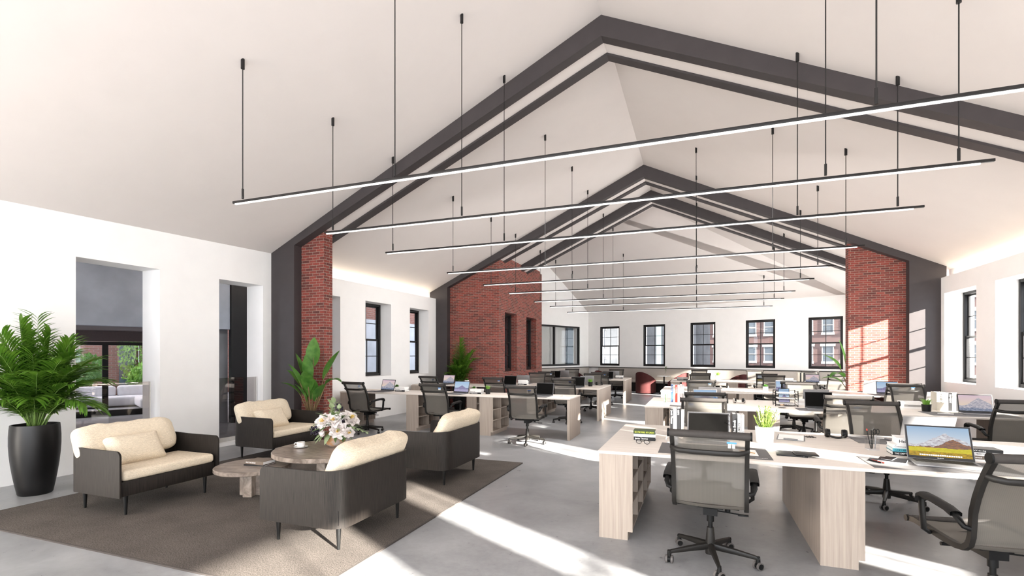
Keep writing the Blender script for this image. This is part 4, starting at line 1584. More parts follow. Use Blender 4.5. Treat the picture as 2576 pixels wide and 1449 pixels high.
MB().box(-0.12, 0.12, -0.17, 0.17, 0, 0.004).build('board', 'alu', t, 0.001)
MB().box(-0.108, 0.108, -0.155, 0.16, 0.004, 0.007).build('paper', 'paper', t)
MB().box(-0.06, 0.06, -0.168, -0.14, 0.007, 0.016).build('clip', 'alu', t, 0.003)
for k in range(4):
    tag(MB().tube([(1.0 + k * 0.022, 5.68, Z + 0.005), (1.02 + k * 0.022, 5.58, Z + 0.005)], 0.0035, 6).build('pen', 'chair_k'), 'short dark pen beside the clipboard, %s of a fan of four' % ('first from it', 'second from it', 'third from it', 'farthest from it')[k], 'pen', 'four dark pens beside the clipboard')
headphones('dark grey headphones lying at the back of the nearest desk island', 1.28, 5.70, Z, R(-4))
for v_ in bpy.data.objects['headphones'].children:
    pass
t = thing('notebook', 'wide black notebook with elastic band at the front edge of the nearest desk', 'notebook', (0.74, 4.60, Z), R(-6))
MB().box(-0.13, 0.09, -0.10, 0.10, 0, 0.011).build('cover', 'bk_black', t, 0.002)
MB().box(0.06, 0.064, -0.101, 0.101, -0.0, 0.0125).build('elastic_band', 'pad', t)
t = tag(MB().box(0.735, 0.90, 4.50, 4.66, Z + 0.0126, Z + 0.022).build('pocket_notebook', 'chair_f', bevel=0.002), 'smaller dark notebook lying on the wide black notebook', 'notebook')
deskpad('grey desk pad at the far side of the nearest island under the silver laptop', 1.40, 2.25, 5.42, 5.92, Z)
t = thing('pen_cup', 'clear square pen cup with scissors on the nearest desk island', 'cup', (1.41, 5.09, Z), R(8))
MB().box(-0.04, 0.04, -0.04, -0.036, 0, 0.10).box(-0.04, 0.04, 0.036, 0.04, 0, 0.10).box(-0.04, -0.036, -0.036, 0.036, 0, 0.10).box(0.036, 0.04, -0.036, 0.036, 0, 0.10).build('walls', 'cupglass', t)
MB().box(-0.04, 0.04, -0.04, 0.04, 0, 0.006).build('cup_base', 'porc', t)
for k, (dx, dy, hh, mt_, lab) in enumerate(((-0.025, 0.01, 0.16, 'bk_red', 'red tipped pencil leaning left in the clear pen cup'), (-0.008, -0.012, 0.17, 'chair_k', 'black pen standing in the clear pen cup'), (0.012, 0.012, 0.15, 'chair_f', 'dark grey pen standing in the clear pen cup'))):
    b2 = MB().tube([(1.41 + dx * 0.3, 5.09 + dy * 0.3, Z + 0.008), (1.41 + dx * 1.3, 5.09 + dy * 1.3, Z + hh)], 0.004, 6)
    if k == 0:
        b2.cur = 1
        b2.tube([(1.41 + dx * 1.3, 5.09 + dy * 1.3, Z + hh), (1.41 + dx * 1.38, 5.09 + dy * 1.38, Z + hh + 0.016)], 0.0048, 6)
    tag(b2.build('pencil' if k == 0 else 'pen', ['chair_f', mt_] if k == 0 else mt_), lab, 'pen')
t = thing('scissors', 'dark handled scissors standing in the clear pen cup', 'scissors', (1.43, 5.085, Z + 0.008), R(10))
MB().tube([(0, 0, 0), (0.008, 0, 0.12)], 0.004, 4, 0.4).build('blades', 'alu', t)
b_ = MB()
for s_ in (-1, 1):
    b_.tube([(0.009 + s_ * 0.013 + 0.011 * math.cos(a), 0, 0.148 + 0.022 * math.sin(a)) for a in [2 * PI * k / 14 for k in range(14)]], 0.003, 6, closed=True)
b_.build('handles', 'chair_k', t)
laptop('silver laptop seen from behind on the far side of the nearest desk island', 1.90, 5.62, Z + 0.003, PI + R(6), 'scr_d', w=0.40, tilt=20)
S = 'book stack left of the colourful laptop'
bz = Z
for c, T, txt, tc, L, lab in (('bk_black', 0.030, 'THE EMPTY MIRROR', 'paper', 0.26, 'black book, lowest of the stack left of the colourful laptop'), ('bk_teal', 0.026, 'LUCKY BEE', 'black', 0.26, 'teal book, second from bottom left of the colourful laptop'),
                              ('bk_white', 0.030, 'Commons', 'pad', 0.26, 'white book, third up in the stack left of the colourful laptop'), ('bk_white', 0.055, 'Helvetica', 'black', 0.24, 'thick white book titled helvetica, topmost left of the colourful laptop')):
    book(L, 0.18, T, c, lab, (1.62 + (0.02 if T > 0.05 else 0), 4.86, bz), R(-5 if T > 0.05 else -3), txt=txt, tc=tc, ts=0.6, group=S)
    bz += T + 0.0003
deskpad('grey desk pad under the colourful laptop at the lower right', 1.20, 2.1, 4.27, 4.72, Z)
laptop('open laptop with a bright autumn mountain screen at the lower right desk', 1.72, 4.545, Z + 0.003, R(-7), 'scr_a', w=0.405, tilt=25, txt='MacBook')
t = thing('notebook', 'thick black notebook with cream pages left of the colourful laptop', 'notebook', (1.37, 4.53, Z + 0.003), R(-22))
MB().box(-0.07, 0.10, -0.07, 0.09, 0, 0.016).build('pages', 'paper', t, 0.001)
MB().box(-0.071, 0.101, -0.071, 0.091, 0.016, 0.019).build('cover', 'bk_black', t)
t = thing('smartphone', 'black smartphone lying on the thick notebook', 'phone', (1.37, 4.55, Z + 0.0222), R(-30))
MB().box(-0.035, 0.035, -0.07, 0.07, 0, 0.007).build('body', 'alu', t, 0.003)
MB().box(-0.033, 0.033, -0.068, 0.068, 0.007, 0.0075).build('screen', 'scr_off', t)
for k in range(2):
    tag(MB().tube([(1.24 + k * 0.02, 4.54, Z + 0.008), (1.29 + k * 0.02, 4.44, Z + 0.008)], 0.0045, 6).build('pen', ('chair_k', 'bk_red')[k]), ('black pen beside the thick notebook', 'red tipped pen beside the thick notebook')[k], 'pen')
S = 'book stack right of the colourful laptop'
bz = Z
for c, T, txt, tc, lab in (('bk_white', 0.016, None, 'paper', 'thin white book, lowest of the stack right of the colourful laptop'), ('bk_brown', 0.028, 'Returned', 'paper', 'brown book titled returned, right of the colourful laptop'), ('bk_white', 0.026, 'CC FRESCO', 'pad', 'white book above the brown one right of the colourful laptop'), ('bk_black', 0.024, 'LOCK the dog', 'paper', 'black book, topmost right of the colourful laptop')):
    b2 = book(0.20, 0.16, T, c, lab, (2.06, 4.80, bz), R(-4), txt=txt, tc=tc, ts=0.6, group=S)
    bz += T + 0.0003

# --- second island on the right
deskpad('grey desk pad at the left seat of the second right island', -0.42, 0.30, 8.25, 8.72, Z)


def pencup(label, x, y, z, cols, r=0.035):
    t = thing('pen_holder', label, 'pen holder', (x, y, z))
    MB().lathe([(r, 0), (r, 0.004)], 20, cap1=True).build('base', 'black', t)
    MB().lathe([(r, 0.004), (r, 0.085)], 20, cap0=False).build('tumbler', 'cupglass', t, smooth=True)
    for i, (cm, lab) in enumerate(cols):
        a = i * 2 * PI / len(cols)
        tag(MB().tube([(x + r * 0.4 * math.cos(a), y + r * 0.4 * math.sin(a), z + 0.006), (x + r * 1.1 * math.cos(a), y + r * 0.9 * math.sin(a), z + 0.14 + 0.01 * (i % 3))], 0.0065, 6).build('marker_pen', cm), lab, 'pen')


pencup('clear tumbler of coloured markers near the left end of the second right island', -0.52, 8.92, Z,
       [('ink_o', 'orange marker in the tumbler on the second right island'), ('bk_navy', 'navy marker in the tumbler on the second right island'), ('bk_white', 'white marker in the tumbler on the second right island'), ('bk_green', 'green marker in the tumbler on the second right island')])
S = 'upright books at the left end of the second right island'
x = -0.415
for c, T, hh, lab in (('bk_navy', 0.034, 0.31, 'navy spined upright book, leftmost of the coloured row'), ('bk_cream', 0.034, 0.30, 'cream spined upright book right of the navy one'), ('bk_red', 0.038, 0.30, 'red spined upright book in the coloured row'),
                      ('bk_white', 0.036, 0.30, 'white spined upright book right of the red one'), ('bk_pink', 0.03, 0.31, 'pink spined upright book in the coloured row'), ('bk_grey', 0.03, 0.30, 'grey spined upright book, last of the coloured row')):
    b2 = book(hh, 0.2, T, c, lab, (x, 8.98, Z), 0, True, group=S)
    lettering('New Forms', T * 0.6, 'paper' if c in ('bk_navy', 'bk_red', 'bk_grey') else 'chair_f', b2, (0, -0.001, hh * 0.9), (PI / 2, PI / 2, 0))
    x += T + 0.001
headphones('silver grey headphones at the middle of the second right island', 0.66, 9.20, Z, R(10), 'beige')
tag(MB().box(0.45, 0.72, 8.62, 8.86, Z, Z + 0.003).build('paper_sheet', 'paper'), 'open white paper sheets below the silver headphones', 'paper')
t = thing('paper_tray', 'black wire three tier paper tray on the second right island', 'tray', (1.32, 9.0, Z))
for k in range(3):
    z0 = 0.03 + k * 0.085
    b2 = MB()
    b2.tube([(-0.15, -0.16, z0), (0.15, -0.16, z0 - 0.005), (0.15, 0.14, z0), (-0.15, 0.14, z0)], 0.004, 6, closed=True)
    b2.tube([(-0.15, -0.1, z0 + 0.03), (-0.15, 0.14, z0 + 0.045), (0.15, 0.14, z0 + 0.045), (0.15, -0.1, z0 + 0.03)], 0.003, 6)
    for i in range(9):
        b2.tube([(-0.13 + i * 0.0325, -0.16, z0), (-0.13 + i * 0.0325, 0.14, z0)], 0.002, 4)
    b2.build('tier', 'black', t)
b_ = MB()
for sx in (-1, 1):
    for sy in (-0.15, 0.13):
        b_.tube([(sx * 0.155, sy, 0.0), (sx * 0.160, sy, 0.12), (sx * 0.155, sy, 0.25)], 0.007, 6)
b_.build('posts', 'black', t)
for k, lab in enumerate(('paper pile in the bottom tier of the black wire tray', 'paper pile in the middle tier of the black wire tray', 'bluish papers on the top tier of the black wire tray')):
    tag(MB().box(1.20, 1.44, 8.88, 9.12, Z + 0.034 + k * 0.085, Z + 0.046 + k * 0.085).build('paper_pile', 'paper'), lab, 'paper')
t = thing('tablet', 'upright tablet showing purple dunes behind the wire tray', 'tablet', (1.36, 9.35, Z), R(5))
MB().box(-0.085, 0.085, 0, 0.008, 0.02, 0.26, Matrix.Rotation(R(-12), 4, 'X') @ Matrix.Translation((0, 0, 0.0))).build('body', 'black', t)
mt_ = Matrix.Rotation(R(-12), 4, 'X')
MB().add([mt_ @ Vector(p) for p in ((-0.077, -0.001, 0.03), (0.077, -0.001, 0.03), (0.077, -0.001, 0.25), (-0.077, -0.001, 0.25))], [(0, 1, 2, 3)]).build('screen', 'scr_d', t, uv=lambda p: ((p.x + 0.085) / 0.17, p.z / 0.25))
MB().box(-0.05, 0.05, 0.0, 0.10, 0, 0.022).build('stand', 'black', t)
mug('glass cup of coffee standing on the second right island by the tray', 1.22, 8.60, Z + 0.006, PI, 0.036, 0.065, 'coffee_cup', 'cupglass', 'coffee')
tag(MB().lathe([(0.03, 0), (0.055, 0.004), (0.055, 0.0055), (0.03, 0.0035)], 24, (1.22, 8.60, Z), cap1=True).build('saucer', 'chair_k'), 'dark saucer beneath the glass coffee cup', 'saucer')
deskpad('grey desk pad under the dark laptop on the second right island', 1.40, 2.15, 8.25, 8.68, Z)
laptop('open laptop with a dim brownish blank screen on the second right island', 1.72, 8.55, Z + 0.003, R(-3), 'scr_off', w=0.37, tilt=18)
book(0.24, 0.17, 0.03, 'bk_white', 'white book, lowest of the pile behind the wire tray', (1.66, 9.22, Z), R(2), group='white book pile behind the wire tray')
book(0.24, 0.17, 0.03, 'bk_white', 'white book, middle of the pile behind the wire tray', (1.67, 9.22, Z + 0.0302), R(-3), group='white book pile behind the wire tray')
book(0.23, 0.16, 0.03, 'bk_white', 'white book, topmost of the pile behind the wire tray', (1.66, 9.22, Z + 0.0604), R(4), group='white book pile behind the wire tray')
laptop('closed-back silver laptop on the far side of the second right island, middle seat', 1.83, 9.6, Z, PI, 'scr_d', w=0.37, tilt=18)
laptop('silver laptop back on the far side of the second right island, left seat', 0.2, 9.6, Z, PI, 'scr_d', w=0.37, tilt=18)
laptop('laptop lit with blue screen behind the second right island headrests, left seat', 0.12, 8.62, Z + 0.003, R(2), 'scr_d', w=0.37, tilt=22)
S = 'pattern covered book pile at the window end of the second right island'
bz = Z
for c, T, lab in (('bk_white', 0.028, 'white book, lowest of the patterned pile by the grassy black pot'), ('bk_grey', 0.03, 'black and white patterned book in the pile by the grassy black pot'), ('bk_white', 0.045, 'pale green and white book, topmost of the patterned pile')):
    book(0.28, 0.2, T, c, lab, (3.06, 9.2, bz), R(-4), group=S, txt='abcd mono' if c == 'bk_grey' else None)
    bz += T + 0.0003
pot('bright grassy plant in a black pot at the window end of the second right island', 3.10, 8.80, Z + 0.003, 0.062, 0.10, 'grass', 'pot_k', 8)
S = 'large upright books at the window end'
x = 3.30
for c, T, hh, txt, lab in (('bk_khaki', 0.10, 0.27, 'HAARD', 'wide khaki box file with round lettering beside the grassy pot'), ('bk_white', 0.035, 0.265, None, 'white upright book right of the khaki box file'), ('bk_black', 0.045, 0.26, 'REMEDY', 'black upright book with white lettering by the window-end laptop'),
                           ('bk_khaki', 0.045, 0.255, None, 'khaki upright book between two black ones'), ('bk_black', 0.035, 0.25, 'EXAM', 'black upright book touching the window-end laptop')):
    b2 = book(hh, 0.2, T, c, lab, (x + T / 2, 9.02, Z), 0, True, group=S)
    if txt:
        lettering(txt, min(T * 0.75, 0.04), 'paper' if c == 'bk_black' else 'chair_f', b2, (0, -0.001, hh * 0.93), (PI / 2, PI / 2, 0))
    x += T + 0.001
deskpad('grey desk pad at the window end of the second right island', 2.98, 3.95, 8.24, 8.76, Z)
laptop('open laptop with a pink sky cliff screen at the window end', 3.62, 8.60, Z + 0.003, R(-6), 'scr_c', w=0.38, tilt=16)
t = thing('notebook', 'thin black notebook on the window-end grey desk pad', 'notebook', (3.22, 8.55, Z + 0.003), R(-20))
MB().box(-0.08, 0.09, -0.06, 0.06, 0, 0.012).build('pages', 'paper', t)
MB().box(-0.081, 0.091, -0.061, 0.061, 0.012, 0.015).build('cover', 'bk_black', t)
laptop('silver laptop back at the far side of the second right island, window end', 3.5, 9.6, Z, PI, 'scr_c', w=0.37, tilt=18)
pot('tiny succulent in a white pot on the third right island', 1.42, 12.35, Z, 0.055, 0.11, 'succ', 'porc', 5)

# --- third and fourth islands on the right
headphones('cream headphones on the third right island', 0.60, 12.9, Z, R(10), 'beige')
deskpad('grey desk pad at the window end of the third right island', 3.35, 4.05, 11.9, 12.4, Z)
laptop('laptop with a purple dune screen in front of the right brick pier', 3.70, 12.28, Z + 0.003, R(-4), 'scr_d', w=0.38, tilt=16)
laptop('grey laptop back standing before the sunlit brick pier', 3.55, 12.98, Z, PI + R(8), 'scr_c', w=0.38, tilt=14)
laptop('laptop with a pale back on the third right island, middle seat', 1.85, 12.9, Z, PI, 'scr_d', w=0.36, tilt=18)
laptop('open dark laptop on the third right island, middle seat', 1.80, 12.2, Z, 0, 'scr_d', w=0.36, tilt=18)
laptop('open laptop on the third right island, left seat', 0.12, 12.2, Z, 0, 'scr_off', w=0.36, tilt=18)
laptop('open laptop on the farthest right island, left seat', 0.12, 16.6, Z, 0, 'scr_off', w=0.36, tilt=18)
laptop('laptop with a cliff screen at the far side of the brick pier', 3.15, 16.6, Z, R(-5), 'scr_c', w=0.36, tilt=16)
laptop('laptop with orange evening screen on the farthest right island, middle seat', 1.85, 16.6, Z, 0, 'scr_a', w=0.36, tilt=16)
pot('small round bush in a white pot on the farthest right island', 0.62, 17.4, Z, 0.085, 0.16, 'grass', 'porc', 12)
S = 'black and white books on the farthest right island'
for k in range(2):
    book(0.34, 0.2, 0.05, ('bk_black', 'bk_grey')[k], ('black book, lower of the pair at the left end of the farthest right island', 'grey lettered book, upper of the pair at the left end of the farthest right island')[k], (-0.46, 16.9, Z + k * 0.0503), R(3), group=S, txt='BLACK BOOK')
for k in range(3):
    book(0.3, 0.2, 0.035, ('bk_teal', 'bk_white', 'bk_white')[k], ('teal book, lowest of the pile by the far brick pier', 'white book, middle of the pile by the far brick pier', 'white book, topmost of the pile by the far brick pier')[k], (2.6, 17.2, Z + k * 0.0353), R(-3), group='book pile by the far brick pier')
x = 2.86
for k, (c, T) in enumerate((('bk_khaki', 0.06), ('bk_black', 0.04), ('bk_khaki', 0.05), ('bk_black', 0.04))):
    book(0.28, 0.2, T, c, ('wide khaki binder, leftmost upright on the farthest right island', 'black binder beside the wide khaki one on the farthest island', 'narrow khaki binder, third in the far upright row', 'black binder, last in the far upright row')[k], (x + T / 2, 17.2, Z), 0, True, group='upright binders on the farthest right island')
    x += T + 0.001

# --- left islands
Z = ZL
for ri, (x0, y0, y1, nm) in enumerate(LIS):
    for k, x in enumerate((-6.45, -4.62, -2.85)):
        if ri == 2 and k == 0:
            continue
        sc_ = (('scr_c', 'scr_d', 'scr_off'), ('scr_c', 'scr_off', 'scr_off'), ('', 'scr_off', 'scr_off'))[ri][k]
        what = {'scr_c': 'cliff picture', 'scr_d': 'purple dune picture', 'scr_off': 'black blank screen'}[sc_]
        deskpad('grey desk pad at the %s seat of the %s' % (unl[k], nm), x - 0.35, x + 0.21, y0 + 0.06, y0 + 0.45, Z)
        laptop('open laptop with %s, %s seat of %s' % (what, unl[k], nm), x + (0.05, 0.02, 0.05)[k], y0 + 0.33, Z + 0.003, R(-4), sc_, w=0.36, tilt=16)
        if ri > 0 and not (ri == 1 and k == 0):
            laptop('silver laptop back on %s, %s seat' % (nm, unl[k]), x + 0.15, y0 + 1.35, Z, PI, 'scr_c', w=0.36, tilt=16)
for (x, y, n, nm) in ((-6.05, 9.18, 3, 'wall-side end of the nearest left row'), (-4.24, 9.16, 3, 'middle of the nearest left row'), (-4.35, 12.35, 4, 'middle of the middle left island'), (-2.5, 17.0, 3, 'aisle end of the farthest left island')):
    for k in range(n):
        c = ('bk_black', 'bk_white', 'bk_white', 'bk_white')[k]
        book(0.25 - 0.005 * k, 0.17, 0.032, c, '%s book, %s in the pile at the %s' % (('black', 'white', 'white', 'white')[k], ('lowest', 'second up', 'third up', 'topmost')[k], nm), (x, y, Z + k * 0.0323), R((0, 2, -3, 4)[k]), group='book pile at the ' + nm, txt=('THE BLACK BOOK', 'Modern Type', None, None)[k], tc=('paper', 'black', 'black', 'black')[k])
pot('grassy plant in a black pot between laptops on the nearest left row', -4.0, 9.25, Z, 0.055, 0.10, 'grass', 'pot_k', 21)
pot('succulent in a grey pot beside the wall-side laptop', -6.28, 9.42, Z, 0.05, 0.09, 'succ', 'pad', 22)
pot('small succulent in a white pot at the front edge of the middle left island', -5.78, 11.95, Z, 0.06, 0.12, 'succ', 'porc', 23)
pot('grassy plant in a black pot on the aisle end of the middle left island', -2.55, 12.45, Z, 0.06, 0.11, 'grass', 'pot_k', 24)
pot('succulent in a white pot beside the purple dune laptop', -4.42, 9.48, Z, 0.05, 0.09, 'succ', 'porc', 25)
headphones('dark headphones on the aisle end of the middle left island', -2.42, 12.95, Z, R(20))
tag(MB().box(-2.62, -2.38, 9.0, 9.32, Z, Z + 0.003).build('paper_sheet', 'paper'), 'white paper sheet at the aisle end of the nearest left row', 'paper')
tag(MB().tube([(-2.46, 9.12, Z + 0.007), (-2.43, 9.24, Z + 0.007)], 0.004, 6).build('pencil', 'gold'), 'pencil on the paper at the aisle end of the nearest left row', 'pencil')
pencup('dark tumbler of yellow and black markers on the farthest left island', -3.3, 16.5, Z, [('ink_y', 'yellow marker in the far left tumbler'), ('chair_k', 'black marker in the far left tumbler')], 0.05)

# --- lounge table things
zt = 0.325 + 0.012
book(0.26, 0.19, 0.014, 'bk_black', 'thin dark book, lower of the two on the small marble table', (-4.56, 4.08, zt), R(8), group='two books on the small marble table')
book(0.25, 0.18, 0.036, 'bk_brown', 'thick brown-grey book, upper of the two on the small marble table', (-4.57, 4.09, zt + 0.0143), R(3), txt='SPLIT THE RIDGE', ts=0.5, group='two books on the small marble table')
zt = 0.445 + 0.012
t = mug('white cappuccino cup on its saucer on the large marble table', -4.42, 4.62, zt + 0.010, R(200), 0.046, 0.055, 'coffee_cup', 'porc', 'coffee')
tag(MB().lathe([(0.035, 0), (0.078, 0.010), (0.08, 0.013), (0.045, 0.008)], 32, (-4.42, 4.62, zt), cap1=True).build('saucer', 'porc', smooth=True), 'white saucer under the cappuccino cup on the large marble table', 'saucer')

# flower bowl
fb = thing('flower_bowl', 'copper and silver bowl of blush white peonies on the large marble table', 'flowers', (-4.10, 4.84, zt))
fb.scale = (1.4, 1.4, 1.25)
MB().lathe([(0.045, 0), (0.072, 0.02), (0.092, 0.07), (0.085, 0.115), (0.065, 0.14), (0.058, 0.14), (0.075, 0.10), (0.07, 0.03)], 36).build('bowl', 'bowl', fb, smooth=True)


def bloom(c, d, r, seed, closed=False):
    rnd = random.Random(seed)
    d = Vector(d).normalized()
    a = d.orthogonal().normalized()
    b3 = d.cross(a)
    b2 = MB()
    b2.cur = 1
    if not closed:
        for k in range(16):
            an = rnd.uniform(0, 6.3)
            q = (a * math.cos(an) + b3 * math.sin(an)) * r * 0.14
            b2.cyl(Vector(c) + q * 0.4 + d * r * 0.1, Vector(c) + q + d * r * 0.42, r * 0.03, n=5)
    b2.cur = 0
    rings = ((9, 0.92, 0.2), (8, 0.75, 0.55), (7, 0.56, 0.85), (6, 0.38, 1.1)) if not closed else ((5, 0.5, 1.25), (4, 0.4, 1.4), (3, 0.3, 1.5))
    for n, rad, lift in rings:
        ph = rnd.uniform(0, 6)
        for k in range(n):
            an = ph + 2 * PI * k / n + rnd.uniform(-0.15, 0.15)
            o_ = a * math.cos(an) + b3 * math.sin(an)
            s_ = d.cross(o_)
            L = r * rad * rnd.uniform(0.85, 1.1)
            W = r * 0.42 * rnd.uniform(0.85, 1.2)
            li = lift + rnd.uniform(-0.12, 0.12)
            rf = rnd.uniform(0, 6)

            def P(i, j):
                u = (i - 2.5) / 2.5
                v = j / 5
                e = li * (1 - 0.55 * v)
                wv = W * math.sin(PI * (0.16 + 0.72 * v)) * u
                p = Vector(c) + o_ * (L * v * math.cos(e)) + d * (L * v * math.sin(e) * 1.1 - r * 0.05 + 0.10 * r * u * u * v)
                p += s_ * wv + o_ * (-abs(u) ** 2 * W * 0.35 * v) + d * (math.sin(u * 6 + rf) * 0.045 * r * v)
                return p
            b2.grid(P, 6, 6)
    return b2.build('bloom', ['petal', 'stamen'], fb, smooth='all')


for i, (dx, dy, dz, r, cl) in enumerate(((-0.03, -0.10, 0.25, 0.088, 0), (-0.115, -0.04, 0.235, 0.075, 0), (0.06, -0.085, 0.265, 0.075, 0), (0.13, 0.03, 0.27, 0.085, 0), (0.10, -0.08, 0.17, 0.078, 0), (-0.04, 0.06, 0.28, 0.08, 0), (-0.17, 0.02, 0.20, 0.06, 0),
                                         (0.00, -0.15, 0.15, 0.06, 1), (0.17, -0.04, 0.15, 0.055, 0), (0.055, 0.10, 0.25, 0.07, 0), (0.03, -0.13, 0.22, 0.035, 1))):
    bloom((dx, dy, dz), (dx * 1.0, dy * 1.4 - 0.05, 0.10 if dz > 0.2 else 0.0), r * 1.22, 50 + i, bool(cl))


def leaf(b2, p, d, L, W, droop, fold=0.25, n=7, up=None):
    """a pointed blade from p along d, bending down by droop"""
    d = Vector(d).normalized()
    s_ = d.cross(Vector((0, 0, 1)))
    if s_.length < 1e-3:
        s_ = Vector((1, 0, 0))
    s_.normalize()
    p = Vector(p)
    cur = p.copy()
    vs = []
    dd = d.copy()
    for k in range(n + 1):
        v = k / n
        w_ = W * (math.sin(PI * min(1, v * 0.96 + 0.04)) ** 0.75) * (1 - 0.25 * v)
        nrm = s_.cross(dd).normalized()
        vs += [cur - s_ * w_ + nrm * w_ * fold, cur, cur + s_ * w_ + nrm * w_ * fold]
        dd = (dd + Vector((0, 0, -droop / n))).normalized()
        cur = cur + dd * (L / n)
    fs = []
    for k in range(n):
        for j in (0, 1):
            fs.append((k * 3 + j, k * 3 + j + 1, (k + 1) * 3 + j + 1, (k + 1) * 3 + j))
    b2.add(vs, fs)


rnd = random.Random(3)
for nm, mt_, cnt, spread in (('leaf_spray', 'leaf5', 34, 1.0), ('leaf_spray', 'leaf6', 44, 1.0)):
    b2 = MB()
    for k in range(cnt):
        a = rnd.uniform(0, 2 * PI)
        e = rnd.uniform(-0.7, 1.0)
        d = Vector((math.cos(a) * math.cos(e), math.sin(a) * math.cos(e), math.sin(e)))
        p = Vector((0, 0, 0.19)) + d * 0.09
        leaf(b2, p, d, rnd.uniform(0.09, 0.16), rnd.uniform(0.012, 0.024), rnd.uniform(0.2, 0.9), n=5)
    b2.build(nm, mt_, fb, smooth='all')
b2 = MB()
for k in range(9):
    p = Vector((-0.05 + 0.01 * k % 0.03, 0.02, 0.27 + k * 0.018))
    leaf(b2, p, (math.cos(k * 2.2), math.sin(k * 2.2) * 0.6, 0.8), 0.09, 0.024, 0.2, n=5)
for k in range(8):
    leaf(b2, (0.18 + k * 0.022, -0.02, 0.20 - k * 0.006), (0.7, (-1) ** k * 0.6, 0.1), 0.055, 0.011, 0.5, n=4)
b2.tube([(0.05, 0, 0.2), (0.2, -0.02, 0.2), (0.36, -0.02, 0.15)], 0.003, 5)
b2.tube([(0.0, 0.02, 0.2), (-0.03, 0.02, 0.35), (-0.04, 0.02, 0.42)], 0.003, 5)
b2.build('leaf_spray', 'leaf5', fb, smooth='all')
for i, (bx, by, bz_, n, s_) in enumerate(((-0.105, -0.12, 0.165, 70, 0.05), (0.0, 0.05, 0.36, 30, 0.045), (0.10, -0.03, 0.26, 24, 0.035))):
    b2 = MB()
    for k in range(n):
        q = Vector((rnd.gauss(0, 1), rnd.gauss(0, 1), rnd.gauss(0, 1))).normalized() * s_ * rnd.uniform(0.5, 1)
        c = Vector((bx, by, bz_)) + q
        b2.lathe([(0.0005, -0.008), (0.0065, -0.004), (0.008, 0), (0.0065, 0.004), (0.0005, 0.008)], 8, c, cap0=False)
    b2.build('berry_cluster', 'berry', fb, smooth='all')
b2 = MB().tube([(0.02, 0.02, 0.2), (0.025, 0.02, 0.36)], 0.003, 5)
b2.build('bud_stem', 'stem', fb)
MB().lathe([(0.004, 0), (0.018, 0.012), (0.02, 0.028), (0.010, 0.045), (0.001, 0.052)], 12, (0.025, 0.02, 0.355)).build('flower_bud', 'leaf5', fb, smooth=True)


# ------------------------------------------------------------ big plants
def frond(b2, base, az, elev, L, droop, nl=26, ll=0.30, lw=0.013, rnd=random, vee=0.9, hang=0.9):
    """arching palm frond with paired leaflets"""
    d = Vector((math.cos(az) * math.cos(elev), math.sin(az) * math.cos(elev), math.sin(elev)))
    n = 24
    cur = Vector(base)
    pts = [cur.copy()]
    dirs = [d.copy()]
    for k in range(n):
        d = (d + Vector((0, 0, -droop / n * (0.4 + 1.3 * k / n)))).normalized()
        cur = cur + d * (L / n)
        pts.append(cur.copy())
        dirs.append(d.copy())
    b2.cur = 1
    b2.tube(pts[::3], [0.007 * (1 - 0.8 * i / 8) for i in range(len(pts[::3]))], 5)
    b2.cur = 0
    for k in range(nl):
        v = 0.28 + 0.72 * k / (nl - 1)
        x_ = v * n
        i = min(n - 1, int(x_))
        p = pts[i].lerp(pts[i + 1], x_ - i)
        dd = dirs[i]
        s_ = dd.cross(Vector((0, 0, 1)))
        if s_.length < 1e-3:
            s_ = Vector((1, 0, 0))
        s_.normalize()
        upv = s_.cross(dd)
        lng = ll * (0.55 + 0.45 * math.sin(PI * min(1, (v - 0.2) * 1.15))) * rnd.uniform(0.88, 1.1)
        for q in (-1, 1):
            ld = (dd * (0.55 + 0.5 * v) + s_ * q * vee * (1.15 - 0.45 * v) + upv * 0.25).normalized()
            leaf(b2, p, ld, lng, lw, hang * rnd.uniform(0.7, 1.2), 0.35, 5)


def palm(label, x, y, z, sc_, nf, seed, pot_h=0.78, pot=True, rmul=1.0, spread=34, tight=False):
    t = thing('potted_palm', label, 'potted palm', (x, y, z))
    if pot:
        MB().lathe([(0.140, 0), (0.150, 0.012), (0.168, 0.11), (0.186, 0.22), (0.202, 0.34), (0.213, 0.46), (0.218, 0.56), (0.218, 0.65), (0.214, 0.73), (0.209, pot_h), (0.192, pot_h), (0.192, pot_h - 0.06)], 48).build('planter', 'pot_k', t, smooth=True)
        MB().cyl((0, 0, pot_h - 0.08), (0, 0, pot_h - 0.045), 0.193, n=32).build('soil', 'soil', t)
    rnd = random.Random(seed)
    for k in range(nf):
        u = k / nf
        az = k * 2.39996 + rnd.uniform(-0.3, 0.3)
        el = R(89 - spread * u + rnd.uniform(-5, 5))
        wallward = (math.cos(az) < -0.25) or (tight and math.sin(az) > 0.2)
        L = ((0.58 if tight else 0.72) if wallward else 1.0) * sc_ * (1.16 - 0.5 * u) * rnd.uniform(0.88, 1.08) * rmul
        b2 = MB()
        bs = Vector((math.cos(az), math.sin(az), 0)) * 0.07 * rnd.uniform(0.2, 1)
        frond(b2, (bs.x, bs.y, pot_h - 0.05), az, el, L, 0.8 + 1.0 * u, 26, 0.33 * sc_, 0.0165 * sc_, rnd)
        b2.build('frond', ['leaf1', 'stem'], t, smooth='all')
    return t


palm('tall bushy palm in a glossy black planter against the left wall', -6.98, 3.32, 0, 1.0, 46, 11, spread=30)
palm('palm in the corner of the brick block behind the middle left island', -6.42, 12.80, 0, 1.08, 26, 5, 0.72, True, 1.0, 12, True)


